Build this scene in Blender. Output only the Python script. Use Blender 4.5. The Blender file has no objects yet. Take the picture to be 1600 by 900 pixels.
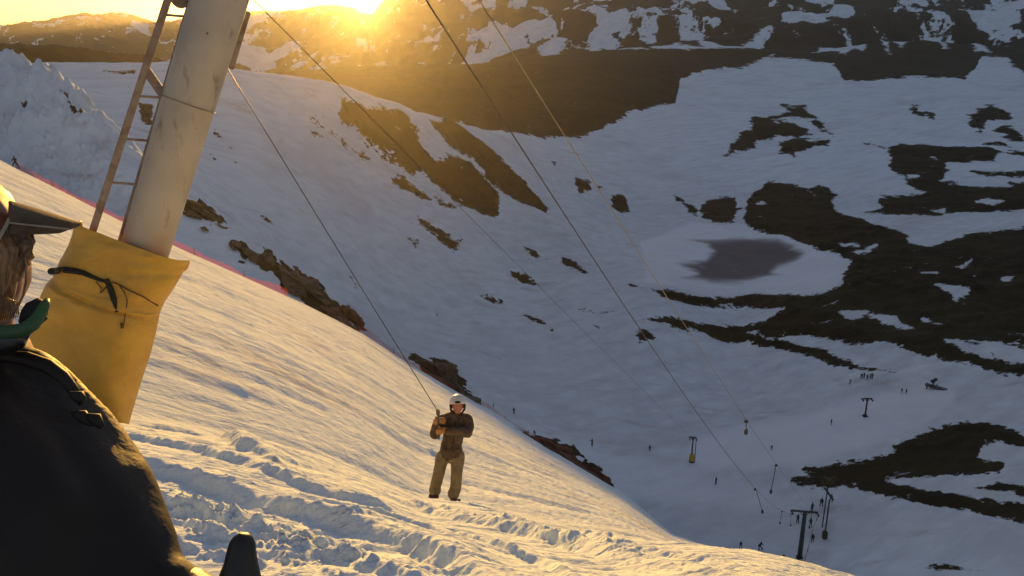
import bpy, bmesh, math, random
import numpy as np
from mathutils import Vector, Matrix
random.seed(7)
R = math.radians
S = bpy.context.scene
COL = S.collection

# ------------------------------------------------------------------ camera
F = 1256.0                       # focal length in pixels of the 1600 px wide photograph
PITCH = R(17.25)
CP, SP = math.cos(PITCH), math.sin(PITCH)
cam = bpy.data.cameras.new('camera'); cam.sensor_width = 36; cam.lens = F/1600*36
cam.clip_start = 0.05; cam.clip_end = 90000
camo = bpy.data.objects.new('camera', cam); COL.objects.link(camo)
camo.location = (0, 0, 0); camo.rotation_euler = (R(90)-PITCH, 0, 0)
S.camera = camo
# ------------------------------------------------------------------ world, sun, exposure
SUN_EL, SUN_AZ = R(2.38), R(-9.5)          # azimuth from +Y, negative = left
W = bpy.data.worlds.new('World'); S.world = W; W.use_nodes = True
nt = W.node_tree; bg = nt.nodes['Background']
sky = nt.nodes.new('ShaderNodeTexSky'); sky.sky_type = 'NISHITA'; sky.sun_disc = False
sky.sun_elevation = SUN_EL; sky.sun_rotation = SUN_AZ; sky.altitude = 1800
sky.air_density = 1.0; sky.dust_density = 1.5; sky.ozone_density = 2.1
nt.links.new(sky.outputs[0], bg.inputs[0]); bg.inputs[1].default_value = 0.124
sun_dir = Vector((math.sin(SUN_AZ)*math.cos(SUN_EL), math.cos(SUN_AZ)*math.cos(SUN_EL), math.sin(SUN_EL)))
# the sun's disc and its bright aureole in the sky
def _m(op, a, b=None):
    o = nt.nodes.new('ShaderNodeMath'); o.operation = op
    for i, v in enumerate((a, b)):
        if v is None: continue
        if hasattr(v, 'links'): nt.links.new(v, o.inputs[i])
        else: o.inputs[i].default_value = v
    return o.outputs[0]
geo_ = nt.nodes.new('ShaderNodeTexCoord'); dot = nt.nodes.new('ShaderNodeVectorMath'); dot.operation = 'DOT_PRODUCT'
nrm = nt.nodes.new('ShaderNodeVectorMath'); nrm.operation = 'NORMALIZE'; nt.links.new(geo_.outputs['Generated'], nrm.inputs[0])
nt.links.new(nrm.outputs[0], dot.inputs[0]); dot.inputs[1].default_value = sun_dir
ang = _m('ARCCOSINE', _m('MINIMUM', dot.outputs['Value'], 1.0))
disc = _m('MULTIPLY', _m('LESS_THAN', ang, R(.34)), 60.0)
aur = _m('MULTIPLY', _m('EXPONENT', _m('MULTIPLY', ang, -1/R(.75))), 4.0)
aur2 = _m('MULTIPLY', _m('EXPONENT', _m('MULTIPLY', ang, -1/R(9))), .03)
bg2 = nt.nodes.new('ShaderNodeBackground'); bg2.inputs[0].default_value = (1.0, .74, .30, 1)
nt.links.new(_m('ADD', _m('ADD', disc, aur), aur2), bg2.inputs[1])
mp = nt.nodes.new('ShaderNodeMapping'); nt.links.new(nrm.outputs[0], mp.inputs[0]); mp.inputs['Scale'].default_value = (2.2, 2.2, 26)
cn = nt.nodes.new('ShaderNodeTexNoise'); nt.links.new(mp.outputs[0], cn.inputs[0]); cn.inputs['Scale'].default_value = 1.6; cn.inputs['Detail'].default_value = 7
mr = nt.nodes.new('ShaderNodeMapRange'); nt.links.new(cn.outputs['Fac'], mr.inputs[0]); mr.inputs[1].default_value = .50; mr.inputs[2].default_value = .62
sx_ = nt.nodes.new('ShaderNodeSeparateXYZ'); nt.links.new(nrm.outputs[0], sx_.inputs[0])
mz = nt.nodes.new('ShaderNodeMapRange'); nt.links.new(sx_.outputs[2], mz.inputs[0]); mz.inputs[1].default_value = .034; mz.inputs[2].default_value = .044
cm = nt.nodes.new('ShaderNodeMix'); cm.data_type = 'RGBA'; nt.links.new(_m('MULTIPLY', _m('MULTIPLY', mr.outputs[0], mz.outputs[0]), .75), cm.inputs[0])
nt.links.new(sky.outputs[0], cm.inputs[6]); cm.inputs[7].default_value = (2.6, 1.9, 1.7, 1); nt.links.new(cm.outputs[2], bg.inputs[0])
addn = nt.nodes.new('ShaderNodeAddShader'); nt.links.new(bg.outputs[0], addn.inputs[0]); nt.links.new(bg2.outputs[0], addn.inputs[1])
nt.links.new(addn.outputs[0], nt.nodes['World Output'].inputs['Surface'])
sl = bpy.data.lights.new('sun_light', 'SUN'); sl.energy = 4.7; sl.angle = R(0.5); sl.color = (1.0, 0.52, 0.105)
slo = bpy.data.objects.new('sun_light', sl); COL.objects.link(slo)
slo.rotation_euler = sun_dir.to_track_quat('Z', 'Y').to_euler()
S.view_settings.view_transform = 'Standard'; S.view_settings.look = 'None'
S.view_settings.gamma = 1; S.view_settings.use_curve_mapping = False
S.view_settings.exposure = 0.95
S.cycles.max_bounces = 6; S.cycles.diffuse_bounces = 3; S.cycles.volume_bounces = 0
S.cycles.transparent_max_bounces = 12
S.cycles.sample_clamp_indirect = 4

# ------------------------------------------------------------------ helpers: pixels of the photo -> directions
def pdir(px, py):
    a = (px-800)/F; b = (450-py)/F
    y = CP + b*SP; z = -SP + b*CP
    return np.array([a, y, z])
def azt(px, py):
    d = pdir(px, py); h = math.hypot(d[0], d[1])
    return math.atan2(d[0], d[1]), d[2]/h
def at(px, py, r):
    "point seen at pixel (px,py) at horizontal distance r"
    a, t = azt(px, py)
    return Vector((math.sin(a)*r, math.cos(a)*r, t*r))
def atd(px, py, depth):
    d = pdir(px, py); return Vector(d*depth)
def sstep(e0, e1, x):
    t = np.clip((x-e0)/(e1-e0), 0, 1); return t*t*(3-2*t)

# ------------------------------------------------------------------ numpy noise
def _h(ix, iy, seed):
    n = (ix.astype(np.int64)*374761393 + iy.astype(np.int64)*668265263 + seed*974634777) & 0xffffffff
    n = ((n ^ (n >> 13))*1274126177) & 0xffffffff
    n = (n ^ (n >> 16)) & 0xffff
    return n/32767.5-1
def vnoise(x, y, seed=0):
    ix = np.floor(x); iy = np.floor(y); fx = x-ix; fy = y-iy
    fx = fx*fx*fx*(fx*(fx*6-15)+10); fy = fy*fy*fy*(fy*(fy*6-15)+10)
    a = _h(ix, iy, seed); b = _h(ix+1, iy, seed); c = _h(ix, iy+1, seed); d = _h(ix+1, iy+1, seed)
    return (a*(1-fx)+b*fx)*(1-fy)+(c*(1-fx)+d*fx)*fy
def fbm(x, y, octv=4, seed=0, gain=.5):
    s = 0; amp = 1; ca, sa = math.cos(.6), math.sin(.6)
    for i in range(octv):
        s = s+amp*vnoise(x, y, seed+i*17)
        x, y = (x*ca-y*sa)*2.03, (x*sa+y*ca)*2.03
        amp *= gain
    return s

# ------------------------------------------------------------------ terrain: feature lines (px, py, horizontal distance)
LINES = [
 [(-300,925,2.05),(160,925,2.05),(800,935,2.05),(1320,985,1.9),(2000,1120,1.6)],
 # lip of the lit foreground mound
 [(-300,625,8.2),(160,655,8.2),(300,682,8.6),(430,703,9.2),(560,738,10.2),(660,779,11.2),(740,790,11.2),(800,801,11),(900,826,10),(1000,843,9.4),(1100,853,9),(1200,868,8.6),(1320,900,8),(1500,960,7),(2000,1080,5.5)],
 'hide',
 'mid',
 # brow along the fence
 [(-700,-60,135),(-200,150,120),(-60,220,112),(30,266,106),(70,286,102),(145,323,98),(190,346,96),(280,388,93),(400,441,92),(480,477,92),(570,524,94),(640,570,97),(700,606,102),(760,638,110),(850,695,118),(980,775,122),(1050,835,116),(1250,915,104),(1600,960,98),(2200,960,95)],
 # gully behind the brow
 [(-700,-20,152),(-200,200,136),(0,262,128),(70,300,116),(145,335,112),(280,392,106),(400,448,102),(480,482,99),(570,532,101),(640,578,103),(700,612,106.5),(760,645,114),(850,702,121.5),(980,782,125),(1050,848,120),(1250,925,110),(1600,975,104),(2200,975,100)],
 # second brow
 [(-700,-110,190),(-200,60,175),(0,89,165),(50,93,160),(90,108,154),(120,135,148),(160,172,141),(200,212,136),(240,264,132),(285,314,128),(350,352,122),(400,385,118),(450,420,114),(500,457,111),(560,515,108),(640,570,108),(700,606,110),(760,640,117),(850,697,124),(980,777,128),(1050,850,122.5),(1250,935,116),(1600,985,110),(2200,985,105)],
 'drop',
 # wall base
 [(-700,140,230),(0,190,215),(100,215,205),(200,270,190),(285,330,176),(400,420,182),(600,555,178),(700,615,168),(800,660,165),(900,705,158),(1000,765,150),(1100,815,142),(1250,880,129),(1600,905,125.5),(2200,905,125)],
 # mid wall / floor before the lake
 [(-700,130,262),(100,170,255),(285,230,244),(400,265,250),(600,360,268),(700,405,272),(850,433,282),(1000,433,286),(1150,460,294),(2200,460,294)],
 # lake far shore
 [(-700,110,290),(100,130,285),(285,160,280),(400,190,285),(600,260,310),(700,290,325),(850,333,352),(1000,368,386),(1150,368,390),(1500,366,392),(2200,366,392)],
 # dome top, right: rising snowfield
 [(-700,98,330),(0,96,325),(110,93,322),(200,96,322),(270,98,322),(360,107,325),(430,115,330),(520,132,338),(590,156,350),(640,172,364),(700,192,400),(760,208,470),(850,216,570),(1000,216,640),(1200,220,680),(1600,225,700),(2200,225,700)],
 'drop2',
 # dark mid hill
 [(-700,84,520),(0,77,520),(90,76,520),(160,83,530),(230,92,560),(300,106,700),(420,116,900),(520,112,1000),(650,104,1040),(800,96,1100),(950,80,1200),(1190,84,1250),(1600,96,1250),(2200,96,1250)],
 'drop3',
 # far range, notched for the sun and steepened beside it to shade the piste
 [(-900,70,3200),(-300,55,3200),(-60,52,3200),(0,45,3200),(30,40,3200),(60,36,3200),(100,30,3200),(120,27,3200),(135,23,3200),(150,27,3200),(185,27,3200),(205,25,3200),(225,31,3200),(240,37,3200),(300,34,3200),(345,24,3200),(395,20,3200),(430,19,3200),(470,16,3100),(500,9,3000),(530,9,3000),(556,13,3000),(562,20,3000),(583,20,3000),(592,8,3000),(604,-6,3000),(625,-10,3000),(655,-16,3000),(720,-30,2900),(860,-38,2700),(1000,-42,2600),(1200,-45,2500),(1600,-50,2500),(2200,-60,2500)],
 'end',
]
NA_D, NA_S = 900, 110
az = np.concatenate([np.linspace(-180, -41, NA_S//2, endpoint=False), np.linspace(-41, 41, NA_D, endpoint=False), np.linspace(41, 180, NA_S//2)])*math.pi/180
def geo(a, b, n): return np.exp(np.linspace(math.log(a), math.log(b), n, endpoint=False))
rr = np.concatenate([geo(.4, 2, 40), geo(2, 13, 380), geo(13, 90, 180), geo(90, 145, 150), geo(145, 800, 330), geo(800, 3600, 170), geo(3600, 9000, 20), [9000]])
NA, NR = len(az), len(rr)
def smooth1(v, deg):
    k = max(1, int(deg/(82/NA_D)))
    ker = np.hanning(k*2+3); ker /= ker.sum()
    p = len(ker)//2
    out = np.convolve(np.pad(v, p, mode='edge'), ker, mode='valid')
    return out
def line(pts, deg=0.9):
    q = sorted([(azt(x, y)[0], azt(x, y)[1], r) for x, y, r in pts])
    A = [a for a, _, _ in q]
    t = np.interp(az, A, [b for _, b, _ in q]); r = np.exp(np.interp(az, A, [math.log(c) for _, _, c in q]))
    return smooth1(r, deg), smooth1(t, deg)
L = [None if isinstance(l, str) else line(l, .35 if i >= 15 else .8) for i, l in enumerate(LINES)]
Rs, Zs = [np.full(NA, .3), np.full(NA, 1.0)], [np.full(NA, -1.62), np.full(NA, -1.62)]
for i, l in enumerate(LINES):
    if isinstance(l, str):
        pr, pz = Rs[-1], Zs[-1]
        if l == 'hide':
            nr, nt_ = L[4]; nz = nr*nt_; r = pr*1.25
            tt = pz/pr
            z = (tt-.006-.010)*r; z = np.minimum(z, pz+(nz-pz)*(r-pr)/(nr-pr)-.15)
        elif l == 'mid':
            nr, nt_ = L[4]; nz = nr*nt_; f = .22
            r = pr+(nr-pr)*f; z = pz+(nz-pz)*f
        elif l == 'drop':
            nr, nt_ = L[8]; nz = nr*nt_
            r = pr+(nr-pr)*.35; z = pz+(nz-pz)*.7-1
        elif l == 'drop2':
            nr, nt_ = L[13]; nz = nr*nt_
            f = sstep(R(-3), R(4), az)
            r = pr*1.35; z = pz+(nz-pz)*(r-pr)/(nr-pr) - (1-f)*26
        elif l == 'drop3':
            nr, nt_ = L[15]; nz = nr*nt_
            f = sstep(R(-6), R(12), az)
            r = pr*1.4; z = pz+(nz-pz)*(r-pr)/(nr-pr)*.75 - (1-f)*70
        else:
            r = np.full(NA, 30001.); z = np.full(NA, -900.)
            Rs.append(pr*1.35); Zs.append(pz-120)
    else:
        r, t = L[i]; z = r*t
    Rs.append(r); Zs.append(z)
K = np.array(Rs); Zk = np.array(Zs)
def pchip(K, Zk, rr):
    h = np.diff(K, axis=0); d = np.diff(Zk, axis=0)/h
    m = np.zeros_like(Zk)
    w1 = 2*h[1:]+h[:-1]; w2 = h[1:]+2*h[:-1]
    ok = d[1:]*d[:-1] > 0
    with np.errstate(divide='ignore', invalid='ignore'):
        mm = (w1+w2)/(w1/d[:-1]+w2/d[1:])
    m[1:-1] = np.where(ok, mm, 0); m[0] = d[0]; m[-1] = d[-1]
    out = np.zeros((K.shape[1], len(rr)))
    for k in range(len(K)-1):
        r0, r1 = K[k][:, None], K[k+1][:, None]
        hk = (r1-r0); t = (rr[None]-r0)/hk
        sel = (t >= 0) & (t < 1)
        t2, t3 = t*t, t*t*t
        v = (2*t3-3*t2+1)*Zk[k][:, None]+(t3-2*t2+t)*hk*m[k][:, None]+(-2*t3+3*t2)*Zk[k+1][:, None]+(t3-t2)*hk*m[k+1][:, None]
        out = np.where(sel, v, out)
    return out
Z0 = pchip(np.log(K), Zk/K, np.log(rr))*rr[None]
back = sstep(R(62), R(120), np.abs(az))[:, None]
zb = -1.66+.09*np.minimum(rr, 120)[None]*np.ones_like(Z0)
Z0 = Z0*(1-back)+zb*back
X = np.sin(az)[:, None]*rr[None]; Y = np.cos(az)[:, None]*rr[None]
TAN = Z0/rr[None]
RMAX = np.maximum.accumulate(TAN, axis=1)
def col_of(a): return float(np.interp(a, az, np.arange(NA)))
def hit(px, py, rmin=0.5, extra=0):
    a, t = azt(px, py); ci = int(round(col_of(a)))
    c = TAN[ci]; i0 = np.searchsorted(rr, rmin)
    j = np.argmax(c[i0:] >= t)+i0
    if c[j] < t: return a, rr[-1]
    if j > i0 and c[j] > c[j-1]:
        f = (t-c[j-1])/(c[j]-c[j-1]); r = rr[j-1]+(rr[j]-rr[j-1])*min(max(f, 0), 1)
    else: r = rr[j]
    return a, r

# ---- foreground ski-track steps: a low bank whose near side is in shade (pixels, height, decay, width)
TRACKS = [
 ([(120,712),(210,741),(293,762),(360,779),(427,799),(493,819),(560,838),(640,866),(740,905),(850,950)], .105, .8, .12),
 ([(170,672),(230,688),(293,712),(330,728),(400,748),(470,772),(560,800),(650,830)], .075, .5, .10),
 ([(225,655),(290,668),(330,684),(380,706),(425,722),(450,726)], .13, .8, .16),
 ([(170,762),(240,788),(330,816),(420,842),(520,870),(610,898),(700,930)], .05, .15, .05),
 ([(200,800),(300,828),(400,858),(500,888),(600,920)], .035, .2, .05),
 ([(210,822),(300,848),(400,878),(500,908)], .03, .12, .04),
 ([(175,778),(300,814),(430,852),(560,888),(660,918)], .04, .1, .035),
 ([(480,790),(600,822),(720,858),(850,892),(960,925)], .05, .25, .06),
 ([(560,770),(680,800),(800,836),(930,872),(1060,905)], .035, .3, .06),
 ([(640,790),(760,828),(900,862),(1050,895),(1200,930)], .07, .5, .12),
 ([(860,842),(960,868),(1080,884),(1200,905)], .06, .5, .12),
]
def poly_sd(X, Y, pts):
    "signed distance (left side positive) to a polyline, and along-fade"
    best = np.full(X.shape, 1e9); sg = np.zeros(X.shape)
    n = len(pts)
    for i in range(n-1):
        (ax, ay), (bx, by) = pts[i], pts[i+1]
        dx, dy = bx-ax, by-ay; l2 = dx*dx+dy*dy
        t = np.clip(((X-ax)*dx+(Y-ay)*dy)/l2, 0, 1)
        ex, ey = X-(ax+t*dx), Y-(ay+t*dy)
        d = np.hypot(ex, ey); s = np.sign(dx*(Y-ay)-dy*(X-ax))
        endf = np.where(((i == 0) & (t <= 0)) | ((i == n-2) & (t >= 1)), 1, 0)
        m = d < best
        best = np.where(m, d, best); sg = np.where(m, s, sg)
    return best*sg
Z = Z0.copy()
near = rr < 15; Xn, Yn = X[:, near], Y[:, near]
warp = fbm(Xn*.9, Yn*.9, 3, 5)*.07
dn = np.zeros_like(Xn)
for pts, H, Ld, wd in TRACKS:
    w = []
    for p in pts:
        a, r = hit(*p); w.append((math.sin(a)*r, math.cos(a)*r))
    s = poly_sd(Xn, Yn, w)+warp+fbm(Xn*5, Yn*5, 2, 9)*.012
    ends = np.minimum(sstep(w[0][0]-.3, w[0][0]+.4, Xn), 1-sstep(w[-1][0]-.5, w[-1][0]+.3, Xn))
    dn += H*sstep(-wd*.5, wd*.5, s)*np.exp(-np.maximum(s, 0)/Ld)*ends*(1+.3*fbm(Xn*1.5, Yn*1.5, 2, 3))
    rough = np.exp(-((s-.12)/.22)**2)*ends
    dn += rough*np.maximum(fbm(Xn*13, Yn*13, 4, 21, .65), -.3)*.010
Z[:, near] += dn
# ---- general snow relief: long streaks down the piste, bumps, mounds
U = X*math.cos(R(33))+Y*math.sin(R(33)); V = -X*math.sin(R(33))+Y*math.cos(R(33))
rw = rr[None]*np.ones_like(X)
def band(a, b, c, d): return sstep(a, b, rw)*(1-sstep(c, d, rw))
Z += band(1, 2, 12, 16)*(fbm(X*1.1, Y*1.1, 3, 31)*.03 + fbm(U*1.0, V*6, 4, 33, .6)*.014 + np.abs(fbm(X*12, Y*12, 4, 35, .65))*.0045)
lump = sstep(.15, .75, fbm(X*.7, Y*.7, 2, 36))
Z += band(3, 4, 11, 13)*lump*np.maximum(fbm(X*8, Y*8, 4, 37, .6), 0)*.012
brow_r = L[4][0][:, None]
piste = sstep(9, 13, rw)*(1-sstep(.99, 1.05, rw/brow_r))
Z += piste*(fbm(U*.14, V*.9, 5, 41, .62)*.065 + fbm(U*.28, V*2.6, 4, 43, .62)*.055*sstep(10, 20, rw)*(1-sstep(60, 100, rw)) + fbm(U*.06, V*.2, 2, 45)*.12)
# rough snowy bank upper left
bk = band(106, 122, 165, 185)*(1-sstep(R(-27.5), R(-23.5), az))[:, None]
Z += bk*(-2.3+(.8-np.abs(fbm(U*.05+3, V*.12, 5, 51, .6)))*2.3 + (.7-np.abs(fbm(X*.35, Y*.35, 4, 53, .65)))*1.0 + np.round(fbm(X*.11+7, Y*.11, 3, 58, .6)*2.2+fbm(X*.5, Y*.5, 2, 59)*.25)*.55)
bk2 = sstep(.93, .99, rw/L[6][0][:, None])*(1-sstep(1.02, 1.12, rw/L[6][0][:, None]))*(1-sstep(R(-12), R(-3), az))[:, None]
Z += bk2*(fbm(U*.12, V*.8, 4, 55, .6)*.55+(.6-np.abs(fbm(X*.6, Y*.6, 3, 56, .6)))*.4)
far = band(130, 200, 620, 900)
Z += far*(fbm(X*.012, Y*.012, 4, 61)*1.3 + fbm(X*.06, Y*.06, 4, 63)*.32 + (.6-np.abs(fbm(X*.028, Y*.035, 4, 64)))*.9)
mnt = sstep(1150, 1800, rw)*(1-sstep(3050, 3600, rw)*0.4)
rid = (.9-np.abs(fbm(X*.0022, Y*.0022, 6, 71, .55)))
crest = np.exp(-((rw-L[15][0][:, None])/250)**2)
Z += mnt*(1-crest)*(rid*55-40) + crest*mnt*fbm(X*.012, Y*.012, 5, 73, .6)*(3.0+9*(1-sstep(R(-20), R(-15), az))[:, None])
Z += sstep(780, 1000, rw)*fbm(X*.004, Y*.004, 4, 75)*3

# ---- ground cover: polygons traced as pixels, laid onto the ground where they stand
def q4(p): return [(400+.35*x, .35*y) for x, y in p]
def q5(p): return [(960+.4*x, .4*y) for x, y in p]
def q6(p): return [(960+.4*x, 340+.4*y) for x, y in p]
def dens(p, step=7):
    o = []
    for i in range(len(p)):
        a, b = p[i], p[(i+1) % len(p)]; n = max(1, int(math.dist(a, b)/step))
        o += [(a[0]+(b[0]-a[0])*k/n, a[1]+(b[1]-a[1])*k/n) for k in range(n)]
    return o
LR = np.log(rr)
def raster(poly, rmin, rmax=1e9, sq=.25, pad=10):
    P = []
    for x, y in dens(poly):
        a, r = hit(x, y, rmin); P.append((a*F, math.log(min(r, rmax))*F*sq))
    P = np.array(P)
    x0, x1 = P[:, 0].min()-pad, P[:, 0].max()+pad; y0, y1 = P[:, 1].min()-pad, P[:, 1].max()+pad
    ia = np.where((az*F >= x0) & (az*F <= x1))[0]; ir = np.where((LR*F*sq >= y0) & (LR*F*sq <= y1) & (rr > rmin*.97))[0]
    if len(ia) < 1 or len(ir) < 1: return None
    gx, gy = np.meshgrid(az[ia]*F, LR[ir]*F*sq, indexing='ij')
    ins = np.zeros(gx.shape, bool); dist = np.full(gx.shape, 1e9)
    for i in range(len(P)):
        ax, ay = P[i]; bx, by = P[(i+1) % len(P)]
        if ay != by:
            c = ((ay > gy) != (by > gy)) & (gx < (bx-ax)*(gy-ay)/(by-ay)+ax); ins ^= c
        dx, dy = bx-ax, by-ay; l2 = dx*dx+dy*dy+1e-9
        t = np.clip(((gx-ax)*dx+(gy-ay)*dy)/l2, 0, 1)
        dist = np.minimum(dist, (gx-ax-t*dx)**2+(gy-ay-t*dy)**2)
    dist = np.sqrt(dist)
    return ia, ir, np.where(ins, dist, -dist)
rock = np.full(X.shape, -12.0)
# everything beyond this boundary is bare hill
UB = [(-900,96),(500,112),(530,128),(600,155),(660,175),(720,192),(790,207),(865,216),(910,212),(935,206),(985,173),(1055,161),(1061,140),(1063,126),(1080,118),(1120,113),(1158,107),(1184,96),(1202,87),(1250,93),(1303,98),(1311,112),(1320,126),(1344,124),(1400,121),(1440,119),(1508,120),(1526,104),(1530,90),(1572,90),(1588,104),(1602,120),(1700,124),(2300,124)]
ub = []
for x, y in dens(UB[:-1], 5)[:-1] if False else UB:
    a, t = azt(x, y)
    if x < 700: rb = float(np.interp(a, az, L[11][0]))*1.12
    else: rb = hit(x, y, 300)[1]
    ub.append((a, math.log(rb)))
ub.sort()
lb = np.interp(az, [u[0] for u in ub], [u[1] for u in ub])
rock = np.maximum(rock, np.clip((LR[None]-lb[:, None])*F*.2, -12, 12))
DARK = [
 (q5([(655,415),(735,418),(790,455),(820,490),(800,500),(770,475),(690,465),(620,480),(700,478),(755,500),(765,518),(720,530),(640,540),(560,545),(545,580),(500,600),(440,608),(450,570),(500,515),(550,500),(530,475),(545,455),(650,440),(680,435)]),),
 (q5([(650,560),(700,545),(740,545),(760,560),(830,555),(830,575),(780,580),(720,600),(700,625),(680,610),(645,600)]),),
 (q5([(800,512),(830,513),(900,533),(1060,583),(1055,594),(900,548),(860,534)]),),
 (q5([(1165,408),(1200,412),(1180,430),(1210,445),(1205,455),(1170,435)]),), (q5([(1215,430),(1255,450),(1250,470),(1230,460)]),),
 (q5([(1380,480),(1420,420),(1470,405),(1530,430),(1535,465),(1440,470),(1450,500),(1430,515),(1390,500)]),),
 (q5([(1480,510),(1520,490),(1600,510),(1600,560),(1540,545)]),), (q5([(1540,235),(1600,260),(1620,300)]),),
 (q5([(1060,590),(1110,570),(1200,572),(1300,575),(1420,580),(1500,600),(1480,630),(1380,630),(1290,640),(1310,680),(1280,710),(1420,730),(1560,740),(1540,720),(1640,710),(1640,815),(1420,830),(1290,830),(1270,850),(1200,845),(1130,840),(960,830),(1040,810),(1030,770),(1100,765),(1200,755),(1140,720),(1130,690),(1080,660),(1060,625)]),),
 (q5([(1400,675),(1480,680),(1640,670),(1640,700),(1540,700),(1450,690)]),), (q5([(1530,590),(1640,590),(1640,625),(1560,610)]),),
 (q5([(1450,565),(1500,555),(1545,575),(1460,575)]),),
 (q5([(240,765),(280,790),(320,800),(325,830),(290,820),(260,780)]),), (q5([(340,790),(390,770),(475,770),(480,800),(500,810),(470,830),(465,865),(420,865),(350,840),(335,820)]),),
 (q6([(500,10),(525,-80),(600,-135),(700,-120),(760,-110),(800,-125),(870,-95),(850,-60),(905,-10),(1040,35),(1140,70),(1150,100),(1215,118),(1330,85),(1500,60),(1650,40),(1650,600),(1585,640),(1500,625),(1400,590),(1230,560),(1120,510),(1020,485),(1000,500),(860,490),(750,465),(620,475),(480,445),(590,410),(600,395),(660,368),(560,355),(430,350),(300,340),(200,320),(130,290),(60,280),(180,290),(330,315),(450,320),(600,300),(740,318),(900,290),(890,240),(925,180),(880,140),(790,130),(680,85),(540,45)]),),
 (q6([(110,405),(170,390),(260,400),(400,425),(480,430),(600,480),(750,510),(900,560),(1020,590),(1100,620),(1000,605),(850,570),(700,530),(550,505),(400,470),(270,450),(200,425)]),),
 ([(1236,752),(1282,744),(1248,733),(1282,733),(1331,727),(1363,715),(1398,708),(1386,698),(1427,683),(1480,665),(1540,664),(1600,683),(1660,700),(1660,815),(1600,810),(1480,796),(1355,770),(1334,761),(1250,758)],),
 ([(1428,892),(1470,890),(1600,895),(1640,900),(1640,920),(1440,910)],),
 # wall of the bowl, left
 (q4([(385,435),(440,450),(490,490),(600,510),(660,520),(700,560),(735,600),(725,640),(800,715),(850,720),(900,715),(960,740),(990,780),(1040,830),(1080,870),(1090,920),(1070,968),(1000,955),(900,895),(830,860),(760,800),(690,780),(620,720),(550,690),(450,610),(440,580),(395,570),(375,520)]),),
 (q4([(790,535),(850,545),(900,565),(960,610),(1060,690),(1180,810),(1270,900),(1300,940),(1290,952),(1220,935),(1130,880),(1030,810),(990,740),(960,712),(880,672),(830,630),(790,580),(770,545)]),),
 (q4([(215,530),(280,560),(380,620),(450,680),(510,715),(480,712),(400,660),(330,600),(240,560)]),), (q4([(250,600),(330,640),(280,625)]),),
 (q4([(600,795),(670,815),(730,860),(780,895),(740,895),(680,850),(620,820)]),), ([(680,311),(712,328),(698,330)],),
 ([(655,348),(690,358),(722,380),(712,390),(690,378)],), ([(638,374),(655,382),(648,387)],),
 ([(897,280),(920,283),(925,300),(905,302)],), ([(955,305),(975,305),(985,330),(970,333),(957,322)],), ([(930,291),(940,292),(938,300)],), ([(862,252),(871,254),(866,260)],),
 ([(992,525),(1010,519),(1022,532),(1000,535)],),
 ([(812,487),(840,494),(864,514),(835,502)],), ([(798,424),(820,430),(842,443),(815,438)],), ([(874,404),(895,412),(918,429),(890,420)],),
 ([(742,458),(784,469),(760,467)],), ([(815,386),(858,409),(835,402)],), ([(905,484),(958,490),(930,492)],), ([(920,505),(946,512),(935,515)],),
 ([(336,214),(345,218),(362,238),(348,230)],), ([(313,225),(336,255),(322,246)],), ([(364,254),(376,263),(368,262)],), ([(410,343),(426,355),(416,352)],),
 ([(352,220),(370,236),(362,234)],), ([(1050,303),(1064,314),(1058,314)],),
 ([(545,444),(560,458),(552,455)],), ([(548,442),(572,466),(562,460)],),
 # rocks on the bank upper left
 ([(92,130),(104,138),(122,165),(140,190),(125,183),(108,160)],), ([(26,135),(38,142),(34,152)],), ([(218,166),(238,170),(236,205),(222,195)],),
 ([(186,326),(200,330),(196,338)],),
 ([(160,107),(210,107),(212,114),(185,113)],),
]
for d in DARK:
    ys = [p[1] for p in d[0]]; xs = [p[0] for p in d[0]]
    rm = 127 if min(xs) > 300 else 108
    o = raster(d[0], rm)
    if o: rock[np.ix_(o[0], o[1])] = np.maximum(rock[np.ix_(o[0], o[1])], np.clip(o[2], -12, 12))
for p in ([(284,305),(315,315),(345,335),(362,358),(330,350),(300,335),(284,325)], [(355,376),(376,374),(400,392),(425,396),(436,412),(460,420),(500,440),(520,470),(545,478),(570,505),(574,524),(540,508),(500,488),(470,470),(440,450),(430,420),(400,410),(375,398)],
          [(640,556),(690,562),(716,566),(722,590),(735,612),(756,625),(745,640),(715,632),(690,620),(668,595)], [(805,670),(850,682),(900,696),(905,715),(930,732),(955,742),(962,765),(980,778),(950,770),(900,735),(850,702)]):
    o = raster(p, 97)
    if o:
        g = rock[np.ix_(o[0], o[1])]; jj = fbm(X[np.ix_(o[0], o[1])]*.5, Y[np.ix_(o[0], o[1])]*.5, 3, 89)*5
        rock[np.ix_(o[0], o[1])] = np.maximum(g, np.clip(o[2]-1.5+jj, -12, 12))
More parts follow.
